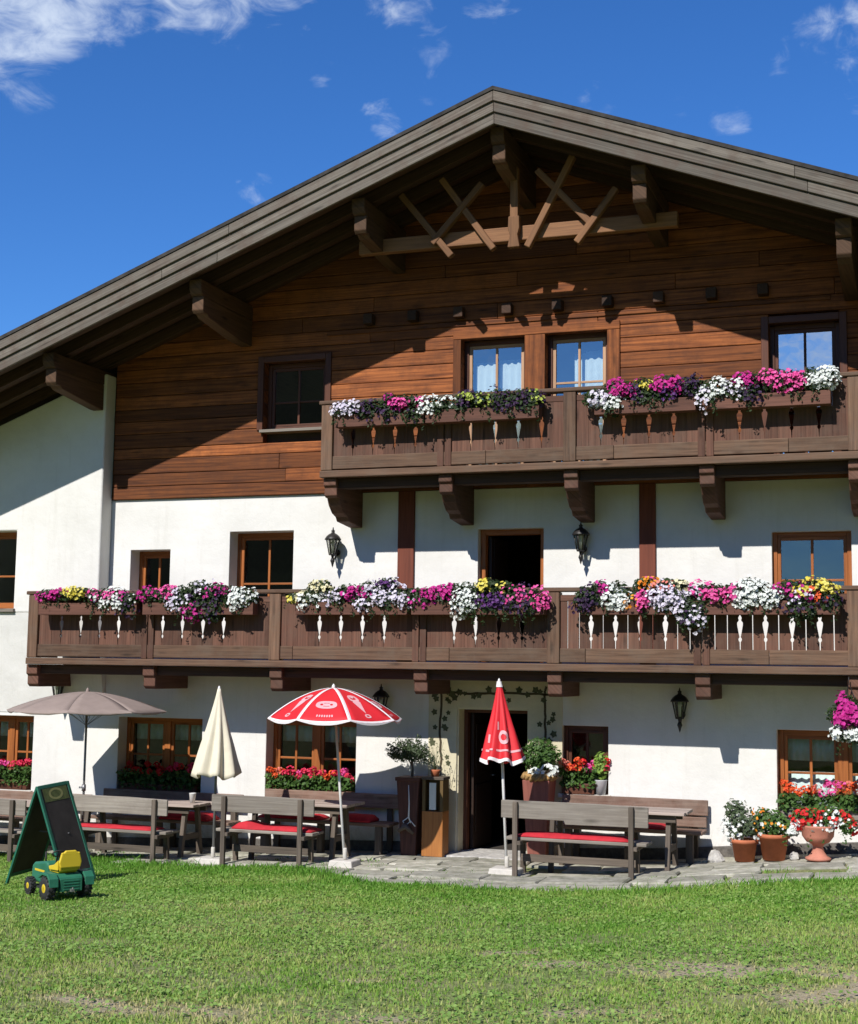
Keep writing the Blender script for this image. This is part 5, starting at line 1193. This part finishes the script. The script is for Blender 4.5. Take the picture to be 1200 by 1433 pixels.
def open_umbrella(label, loc, R, H, top, cloth, border, pole_mat, nseg=8, rot=0.0, lean=(0, 0), dip=.06, logo=False, base=True):
    o = thing('parasol', label, 'umbrella', loc, 0, 'parasols on the terrace')
    Rm = Matrix.Rotation(rot, 3, 'Z'); lx, ly = lean
    def shift(p): return Vector((p.x + lx * p.z / top, p.y + ly * p.z / top, p.z))
    b = MB(); bd = MB(); NS, NT = 10, 6
    val = .03 * R
    for k in range(nseg):
        f = lambda s, t, k=k: shift(Rm @ canopy_pt(k, nseg, s, t, R, H, top, dip))
        V = []; F = []
        for i in range(NS + 1):
            for j in range(NT + 1): V.append(f(i / NS, j / NT))
        # valance strip hanging from the rim, with notched corners
        for j in range(NT + 1):
            p = f(1, j / NT); e = min(1, 3.2 * min(j / NT, 1 - j / NT)); V.append(p + Vector((0, 0, -val * e)) )
        for i in range(NS + 1):
            for j in range(NT):
                a = i * (NT + 1) + j; F.append([a, a + NT + 1, a + NT + 2, a + 1])
        b.raw(V, F, rng.random(), True)
        if border:
            wdt = .024
            def strip(uv_out, uv_in):
                A = panel_patch(bd, f, uv_out); B = panel_patch(bd, f, uv_in); bd.raw(A + B, [[i, i + 1, len(A) + i + 1, len(A) + i] for i in range(len(A) - 1)], .5, True)
            ss = [i / 14 for i in range(1, 15)]
            strip([(s, .0) for s in ss], [(s, min(.5, wdt / (s * .8 * R))) for s in ss]); strip([(s, 1.0) for s in ss], [(s, max(.5, 1 - wdt / (s * .8 * R))) for s in ss])
            ts = [i / 8 for i in range(9)]; strip([(1.0, t) for t in ts], [(1 - .022 / R, t) for t in ts])
            # white hem along the valance
            A = []; B = []
            for t in ts:
                p = f(1, t); e = min(1, 3.2 * min(t, 1 - t)); dd = (Rm @ Vector((math.cos(2 * math.pi * (k + .5) / nseg), math.sin(2 * math.pi * (k + .5) / nseg), 0))) * .005
                A.append(tuple(p + dd)); B.append(tuple(p + dd + Vector((0, 0, -val * e - .002))))
            bd.raw(A + B, [[i, i + 1, len(A) + i + 1, len(A) + i] for i in range(len(A) - 1)], .5)
    cn = b.build('canopy', cloth, o)
    cn.modifiers.new('thickness', 'SOLIDIFY').thickness = .003
    if border: bd.build('white_border', M['whitecloth'], cn)
    if logo:
        lg = MB(); r = random.Random(9)
        for k in range(nseg):
            f = lambda s, t, k=k: shift(Rm @ canopy_pt(k, nseg, s, t, R, H, top, dip))
            def blob(cs, ct, rs, rtt, n=18, sq=2.6, off=.006):
                P = []
                for i in range(n):
                    a = 2 * math.pi * i / n; c_, s_ = math.cos(a), math.sin(a); q = (abs(c_) ** sq + abs(s_) ** sq) ** (-1 / sq); P.append((cs + rs * s_ * q, ct + rtt * c_ * q))
                V = panel_patch(lg, f, P, off); c = panel_patch(lg, f, [(cs, ct)], off)
                lg.raw(c + V, [[0, 1 + i, 1 + (i + 1) % n] for i in range(n)], .5)
            def ring(cs, ct, rs, rtt, ws, wt, n=26, sq=2.6):
                A, B = [], []
                for i in range(n + 1):
                    a = 2 * math.pi * i / n; c_, s_ = math.cos(a), math.sin(a); q = (abs(c_) ** sq + abs(s_) ** sq) ** (-1 / sq)
                    A.append((cs + rs * s_ * q, ct + rtt * c_ * q)); B.append((cs + (rs - ws) * s_ * q, ct + (rtt - wt) * c_ * q))
                A = panel_patch(lg, f, A, .006); B = panel_patch(lg, f, B, .006); lg.raw(A + B, [[i, i + 1, n + 2 + i, n + 1 + i] for i in range(n)], .5)
            if k % 2 == 0:
                ring(.66, .5, .085, .30, .045, .10); blob(.66, .5, .03, .10); ring(.66, .36, .04, .08, .02, .04); ring(.66, .64, .04, .08, .02, .04)
                for i in range(7): blob(.885, .34 + i * .053, .022, .017, 8)
            else:
                # cornet with a scoop, and a small roundel
                P = [(.84, .5), (.60, .36), (.56, .40), (.56, .60), (.60, .64)]; V = panel_patch(lg, f, P, .006); lg.raw(V, [[0, 1, 2, 3, 4]], .5)
                ring(.5, .5, .09, .2, .05, .09); blob(.47, .5, .03, .07); ring(.885, .5, .035, .07, .02, .035)
        lg.build('printed_emblem', M['pinkcloth'], cn)
    b = MB(); b.tube([(0, 0, .0), shift(Vector((0, 0, top * .5))), shift(Vector((0, 0, top)))], .017, 10); b.build('pole', pole_mat, o)
    b = MB(); p = shift(Vector((0, 0, top))); b.lathe([(.02, -.02), (.028, 0), (.022, .025), (.008, .05), (0, .055)], tuple(p), 10); b.build('finial', M['whitemetal'] if border else M['taupe'], o)
    b = MB()
    for k in range(nseg):
        e = shift(Rm @ canopy_pt(k, nseg, .96, 0, R, H, top, dip)) - Vector((0, 0, .012)); m_ = shift(Rm @ canopy_pt(k, nseg, .5, 0, R, H, top, dip)) - Vector((0, 0, .012))
        b.tube([shift(Vector((0, 0, top - .03))), m_, e], .005, 5); b.tube([shift(Vector((0, 0, top - .42 * R))), m_], .004, 5)
    b.build('ribs', M['greymetal'], o)
    if base: 
        b = MB(); b.hexa([(-.17, -.17, -.02), (.17, -.17, -.02), (-.17, .17, -.02), (.17, .17, -.02), (-.155, -.155, .07), (.155, -.155, .07), (-.155, .155, .07), (.155, .155, .07)]); b.tube([(0, 0, .07), (0, 0, .22)], .028, 10); b.build('base', M['concrete'], o, bevel=.015)
    return o
gx = lambda x, y: (x, y, g(x, y) + .012)
open_umbrella('open red umbrella with white borders and printed emblems over the terrace', gx(-1.49, -1.62), .90, .40, 2.24 - g(-1.5, -1.6), M['redumb'], True, M['whitemetal'], rot=R_(-90 + 16 - 22.5 - 3), lean=(-.20, -.02), logo=True)
ou = open_umbrella('open taupe umbrella with scalloped edge at the left', gx(-5.57, -1.46), 1.14, .27, 2.12 - g(-5.6, -1.46), M['taupe'], False, M['greymetal'], rot=R_(-90 + 20), lean=(.0, 0), dip=.0)
b = MB(); b.tube([(0, 0, .93), (0, 0, 1.02)], .03, 10); b.tube([(0, 0, .98), (-.06, -.03, .98)], .014, 8); b.build('tilt_joint', M['greymetal'], ou)

def closed_umbrella(label, loc, top, bot, rad, cloth, pole_mat, lean=(0, 0), logo=False, folds=8, rimwhite=False):
    o = thing('parasol', label, 'umbrella', loc, 0, 'parasols on the terrace'); lx, ly = lean
    def P(a, s, off=0.0):
        z = top - (top - bot) * s; fold = math.cos(folds * a + 2.2 * s); rr = (.018 + (rad - .018) * (s ** 1.05)) * (1 + .17 * fold * min(1, s * 1.6)) + .012 * math.sin(3 * a + 1.3) * s + off
        if s > .97: rr *= .985
        zz = z + (.025 * fold + .02 * math.sin(a * 3)) * (s ** 6)
        return Vector((rr * math.cos(a) + lx * zz / top, rr * math.sin(a) + ly * zz / top, zz))
    na, ns = 64, 22; b = MB(); V = [P(2 * math.pi * j / na, i / ns) for i in range(ns + 1) for j in range(na)]
    F = [[i * na + j, i * na + (j + 1) % na, (i + 1) * na + (j + 1) % na, (i + 1) * na + j] for i in range(ns) for j in range(na)]
    b.raw(V, F, .5, True); cn = b.build('canopy', cloth, o); cn.modifiers.new('thickness', 'SOLIDIFY').thickness = .003
    def patch(b, a0, a1, s0, s1, n=10, ms=3, off=.011):
        V = []; F = []
        for i in range(ms + 1):
            for j in range(n + 1): V.append(P(a0 + (a1 - a0) * j / n, s0 + (s1 - s0) * i / ms, off))
        for i in range(ms):
            for j in range(n): q = i * (n + 1) + j; F.append([q, q + 1, q + n + 2, q + n + 1])
        b.raw(V, F, .5, True)
    if rimwhite:
        b = MB(); patch(b, 0, 2 * math.pi, .955, 1.0, 64); patch(b, 0, 2 * math.pi, 0, .07, 24); b.build('white_border', M['whitecloth'], cn)
    if logo:
        b = MB(); r = random.Random(4)
        for k in range(folds):
            a = 2 * math.pi * (k + .1) / folds
            # seam tape and fragments of the folded print
            patch(b, a - .05, a + .05, .5 + .08 * (k % 3), .6 + .08 * (k % 3), 4)
            if k == 6:
                ca = a + .35
                n = 26; A, B = [], []
                for i in range(n + 1):
                    t_ = 2 * math.pi * i / n; A.append(P(ca + .33 * math.cos(t_), .69 + .085 * math.sin(t_), .013)); B.append(P(ca + .17 * math.cos(t_), .69 + .04 * math.sin(t_), .013))
                b.raw(A + B, [[i, i + 1, n + 2 + i, n + 1 + i] for i in range(n)], .5, True)
            patch(b, a - .1, a + .55, .84, .865, 8, 1)
        b.build('printed_emblem', M['pinkcloth'], cn)
    b = MB(); b.tube([(0, 0, .0), (lx * .5, ly * .5, top * .5), (lx * .98, ly * .98, top * .98)], .018, 10); b.build('pole', pole_mat, o)
    b = MB(); b.lathe([(.018, -.03), (.02, 0), (.012, .03), (0, .04)], (lx, ly, top), 10); b.build('finial', M['whitemetal'], o)
    b = MB(); b.hexa([(-.2, -.17, -.02), (.2, -.17, -.02), (-.2, .17, -.02), (.2, .17, -.02), (-.185, -.155, .06), (.185, -.155, .06), (-.185, .155, .06), (.185, .155, .06)]); b.tube([(0, 0, .06), (0, 0, .2)], .028, 10); b.build('base', M['concrete'], o, bevel=.015)
    return o
closed_umbrella('folded cream umbrella between the two left benches', gx(-3.41, -1.62), 2.20 - g(-3.4, -1.6), 1.03 - g(-3.4, -1.6), .295, M['creamcloth'], M['greymetal'], lean=(.02, 0))
closed_umbrella('folded red umbrella with white printed hem in front of the open door', gx(.70, -1.62), 2.36, 1.36, .25, M['redumb'], M['whitemetal'], lean=(-.12, 0), logo=True, rimwhite=True)

# ------------------------------------------------------------------ chalkboard and toy tractor on the lawn
zb_ = g(-4.1, -4.4)
o = thing('chalkboard', 'green framed folding chalkboard standing on the lawn behind the toy tractor', 'chalkboard', (-4.15, -4.6, zb_))
apex = Vector((0, 0, 1.12)); ax = Vector((.04, .54, .03))
def board(foot, out_emblem):
    fdir = Vector(foot) - apex; nrm = ax.cross(fdir).normalized()
    if nrm.x * fdir.x < 0: nrm = -nrm
    A, B, Cc, D = apex, apex + ax, apex + ax + fdir, apex + fdir
    fr_ = MB(); w = .026; axn = ax.normalized(); fn = fdir.normalized()
    fr_.beam(A, D, .045, w, upv=nrm); fr_.beam(B, Cc, .045, w, upv=nrm); fr_.beam(A + axn * .02 + fn * .02, B - axn * .02 + fn * .02, .045, w * .9, upv=nrm); fr_.beam(D + axn * .02 - fn * .12, Cc - axn * .02 - fn * .12, .045, w * .9, upv=nrm)
    pp = fr_.build('board_frame', M['boardgreen'], o, bevel=.006)
    s = MB(); P = []
    for d in (-.006, .006):
        P += [A + axn * .02 + fn * .03 + nrm * d, B - axn * .02 + fn * .03 + nrm * d, D + axn * .02 - fn * .12 + nrm * d, Cc - axn * .02 - fn * .12 + nrm * d]
    s.hexa(P); s.build('slate', M['slate'], pp)
    if out_emblem:
        e = MB(); c0 = A + ax * .5 + fn * .12 + nrm * .009
        e.raw([c0 + axn * (x * .22) + fn * (y * .085) for x, y in ((-1, -1), (1, -1), (1, 1), (-1, 1))], [[0, 1, 2, 3]], .5)
        e.build('emblem', M['emblem'], pp)
        e = MB(); n = 24; A2 = []; B2 = []
        for i in range(n + 1):
            t_ = 2 * math.pi * i / n; A2.append(c0 + nrm * .002 + axn * (.13 * math.cos(t_)) + fn * (.07 * math.sin(t_))); B2.append(c0 + nrm * .002 + axn * (.09 * math.cos(t_)) + fn * (.045 * math.sin(t_)))
        e.raw(A2 + B2, [[i, i + 1, n + 2 + i, n + 1 + i] for i in range(n)], .5)
        e.build('emblem_mark', M['emblemy'], pp)
board((-.37, 0.0, -.03), False); board((.44, .0, -.01), True)
b = MB(); b.beam(apex + Vector((-.16, .3, -.55)), apex + Vector((.26, .3, -.55)), .02, .012); b.build('spreader', M['greymetal'], o)

def tractor():
    hd = math.atan2(.52, -.85); x, y = -2.74, -6.05
    zc = g(x, y); o = thing('toy_tractor', 'green and yellow pedal tractor toy standing on the lawn', 'toy tractor', (x, y, zc - .005), hd); o.scale = (.86, .86, .86)
    # local: +x forward, +y left, rear axle at 0
    def wheel(px, py, r, w, hub, nm='wheel'):
        b = MB(); n = 28
        prof = [(r * .55, -w / 2), (r * .9, -w / 2), (r, -w * .32), (r, w * .32), (r * .9, w / 2), (r * .55, w / 2)]
        base = len(b.v)
        b.lathe(prof, n=n); b.v = [(v[0], v[2], v[1]) for v in b.v]
        for k in range(16):
            t_ = 2 * math.pi * k / 16; c, s_ = math.cos(t_), math.sin(t_)
            for sg in (-1, 1):
                t2 = t_ + sg * .1
                b.beam((r * 1.0 * math.cos(t2), sg * w * .05, r * 1.0 * math.sin(t2)), (r * math.cos(t2 - .12), sg * w * .48, r * math.sin(t2 - .12)), .02, .022, upv=(c, 0, s_))
        q = b.build(nm, M['tyre'], o, loc=(px, py, r))
        h = MB(); h.lathe([(0, -w * .52), (r * .3, -w * .54), (r * .56, -w * .42), (r * .56, w * .42), (r * .3, w * .54), (0, w * .52)], n=20); h.v = [(v[0], v[2], v[1]) for v in h.v]; h.build('hub', hub, q)
    wheel(0, .235, .135, .10, M['toyyellow']); wheel(0, -.235, .135, .10, M['toyyellow'])
    wheel(.60, .19, .095, .075, M['toyyellow']); wheel(.60, -.19, .095, .075, M['toyyellow'])
    b = MB(); b.prism([(-.10, .10), (-.12, .26), (-.05, .30), (.30, .29), (.33, .14), (.1, .08)], 'y', -.165, .165); b.build('body', M['toygreen'], o, bevel=.02, seg=3)
    b = MB(); b.prism([(.30, .13), (.30, .38), (.36, .405), (.70, .36), (.76, .32), (.77, .15), (.7, .12)], 'y', -.11, .11); b.build('hood', M['toygreen'], o, bevel=.03, seg=3)
    for sg in (-1, 1):
        b = MB(); b.prism([(-.17, .16), (-.16, .26), (-.09, .315), (.06, .32), (.15, .28), (.17, .24), (.14, .245), (.05, .29), (-.08, .285), (-.14, .24)], 'y', sg * .17, sg * .29); b.build('mudguard', M['toygreen'], o, bevel=.006)
    # seat shell
    b = MB(); b.prism([(-.02, .30), (.22, .30), (.22, .335), (.03, .345), (-.02, .37), (-.075, .50), (-.085, .555), (-.115, .55), (-.105, .48), (-.06, .33)], 'y', -.12, .12); st_ = b.build('seat', M['toyyellow'], o, bevel=.015, seg=3)
    b = MB(); b.prism([(-.13, .37), (.13, .37), (.145, .44), (.12, .53), (.06, .575), (-.06, .575), (-.12, .53), (-.145, .44)], 'x', -.112, -.075); b.build('seat_back', M['toyyellow'], st_, bevel=.014, seg=3)
    for sg in (-1, 1):
        b = MB(); b.prism([(-.06, .34), (.18, .33), (.20, .37), (.05, .40), (-.06, .46)], 'y', sg * .12, sg * .145); b.build('armrest', M['toyyellow'], st_, bevel=.008)
    b = MB(); b.tube([(.30, 0, .38), (.25, 0, .50)], .012, 8); pts = [(.25 - .03 * math.sin(t_ * 2 * math.pi / 20) * .6, .075 * math.cos(t_ * 2 * math.pi / 20), .50 + .06 * math.sin(t_ * 2 * math.pi / 20) * .6) for t_ in range(21)]; b.tube(pts, .009, 8, caps=False); b.build('steering_wheel', M['tyre'], o)
    b = MB(); b.box(-.15, -.10, -.14, .14, .10, .25)
    for k in range(4): b.box(-.156, -.149, -.1, .1, .115 + k * .033, .132 + k * .033)
    b.build('rear_panel', M['toygreen'], o, bevel=.006)
    b = MB(); b.box(-.20, -.15, -.02, .02, .10, .13); b.tube([(-.19, 0, .09), (-.19, 0, .15)], .008, 6); b.build('tow_hitch', M['toygrey'], o)
    b = MB(); b.tube([(.34, -.16, .11), (.34, .16, .11)], .012, 8); b.tube([(.59, -.19, .095), (.59, .19, .095)], .014, 8); b.tube([(0, -.24, .135), (0, .24, .135)], .014, 8); b.build('axle', M['toygrey'], o)
    for sg in (-1, 1):
        b = MB(); b.box(.30, .38, sg * .17 - .035, sg * .17 + .035, .095, .12); b.build('pedal', M['tyre'], o, bevel=.005)
    for sg in (-1, 1):
        b = MB(); b.box(.38, .66, sg * .112 - .002, sg * .112 + .002, .265, .29); b.build('yellow_stripe', M['toyyellow'], o)
        b = MB(); b.box(-.128, -.118, sg * .125 - .018, sg * .125 + .018, .215, .245); b.build('tail_light', M['redumb'], o)
    b = MB(); b.tube([(.50, .045, .36), (.50, .045, .50)], .012, 8); b.build('exhaust_pipe', M['tyre'], o)
    b = MB(); b.box(.74, .80, -.09, .09, .16, .27); b.build('front_weight', M['toygrey'], o, bevel=.01)
tractor()

# ------------------------------------------------------------------ grass
def grass():
    r = np.random.default_rng(11); n = 620000
    x = r.uniform(-8.5, 8.5, n); y = r.uniform(-12.5, -0.4, n)
    ey = edge_y(x); d = ey - y                       # distance out from the flagstones
    keep = d > -.02 - .14 * r.random(n) ** 3 * 1.0
    # tufts among the stones and under the benches
    stray = (r.random(n) < .13) & (fbm(x, y, 2.2, 8) > .57) & (y < -.4) & (d > -1.6)
    dens = np.clip(.46 + 1.5 * (fbm(x, y, 1.1, 2) - .40), .2, 1)
    bare = bareness(x, y)
    near = np.exp(-np.clip(d, 0, 9) / .45)
    dens = np.clip(dens * (1 - .96 * bare) + near, .035, 1)
    keep = (keep & (r.random(n) < dens)) | stray
    x, y, d, bare, near = x[keep], y[keep], d[keep], bare[keep], near[keep]; n = len(x)
    z = gz(x, y) - .022
    clump = fbm(x, y, 2.6, 4)
    h = (.009 + .025 * clump * r.uniform(.4, 1.4, n)) * (1 - .55 * np.clip(bare, 0, 1)) + near * r.uniform(.012, .075, n) * np.where(d < -.15, .35, 1) * (.3 + 1.3 * fbm(x, y, 1.3, 14))
    h = h * np.where(r.random(n) < .05, 1.9, 1.0)
    a = r.uniform(0, 2 * math.pi, n); lean = r.uniform(.1, 1.0, n) * h; w = r.uniform(.003, .0065, n) * (1 + .4 * (y > -6))
    la = r.uniform(0, 2 * math.pi, n)
    P = np.stack([x, y, z], 1); sx = np.stack([np.cos(a), np.sin(a), np.zeros(n)], 1) * w[:, None]; ld = np.stack([np.cos(la), np.sin(la), np.zeros(n)], 1)
    m1 = P + ld * (lean * .35)[:, None] + np.array((0, 0, 1)) * (h * .62 + .004)[:, None]; tp = P + ld * lean[:, None] + np.array((0, 0, 1)) * (h + .006)[:, None]
    V = np.stack([P - sx, P + sx, m1 + sx * .75, m1 - sx * .75, tp], 1)
    dry = np.clip(.20 + .85 * (fbm(x, y, .9, 21) - .45) + .6 * (fbm(x, y, 5, 41) - .5) + .8 * bare + r.normal(0, .16, n) + .18 * sstep((-y - 5) / 6) - .3 * near, 0, 1)
    o = np_mesh('grass', V, [(0, 1, 2), (0, 2, 3), (3, 2, 4)], M_grass)
    at = o.data.attributes.new('dry', 'FLOAT', 'POINT'); at.data.foreach_set('value', np.repeat(dry, 5).astype(np.float32))
    tag(o, kind='stuff')
    # broad-leaved weeds and clover in the turf
    n = 150000; x = r.uniform(-8.5, 8.5, n); y = r.uniform(-12.5, -1.2, n); d = edge_y(x) - y
    k = (d > .05) & (fbm(x, y, 1.5, 31) + .12 * r.normal(size=n) > .5); x, y = x[k], y[k]; n = len(x)
    p = np.stack([x, y, gz(x, y) + r.uniform(-.012, .016, n)], 1); nn = np.stack([r.normal(0, .35, n), r.normal(-.15, .35, n), np.ones(n)], 1)
    o = leaves('clover', p, nn, r.uniform(.008, .02, n), M['cloverleaf'], None, aspect=.8); tag(o, kind='stuff')
M['cloverleaf'] = leafy('clover_leaves', (0.13, 0.26, 0.045), (0.31, 0.44, 0.12), trans=.3)
def grassmat():
    mt, nt, b, out = new_mat('grass_blades'); N = nt.nodes; L = nt.links
    at = N.new('ShaderNodeAttribute'); at.attribute_name = 'dry'
    r = N.new('ShaderNodeValToRGB'); e = r.color_ramp.elements; e[0].position = 0; e[0].color = (0.13, 0.30, 0.035, 1); e[1].position = 1; e[1].color = (0.52, 0.45, 0.25, 1)
    q = e.new(.35); q.color = (0.27, 0.41, 0.08, 1); q = e.new(.7); q.color = (0.43, 0.45, 0.16, 1)
    L.new(at.outputs['Fac'], r.inputs[0]); L.new(r.outputs[0], b.inputs['Base Color']); b.inputs['Roughness'].default_value = .55; b.inputs['Specular IOR Level'].default_value = .2
    tr = N.new('ShaderNodeBsdfTranslucent'); L.new(r.outputs[0], tr.inputs[0]); ms = N.new('ShaderNodeMixShader'); ms.inputs[0].default_value = .3
    L.new(b.outputs[0], ms.inputs[1]); L.new(tr.outputs[0], ms.inputs[2]); L.new(ms.outputs[0], out.inputs[0])
    return mt
M_grass = grassmat()
grass()
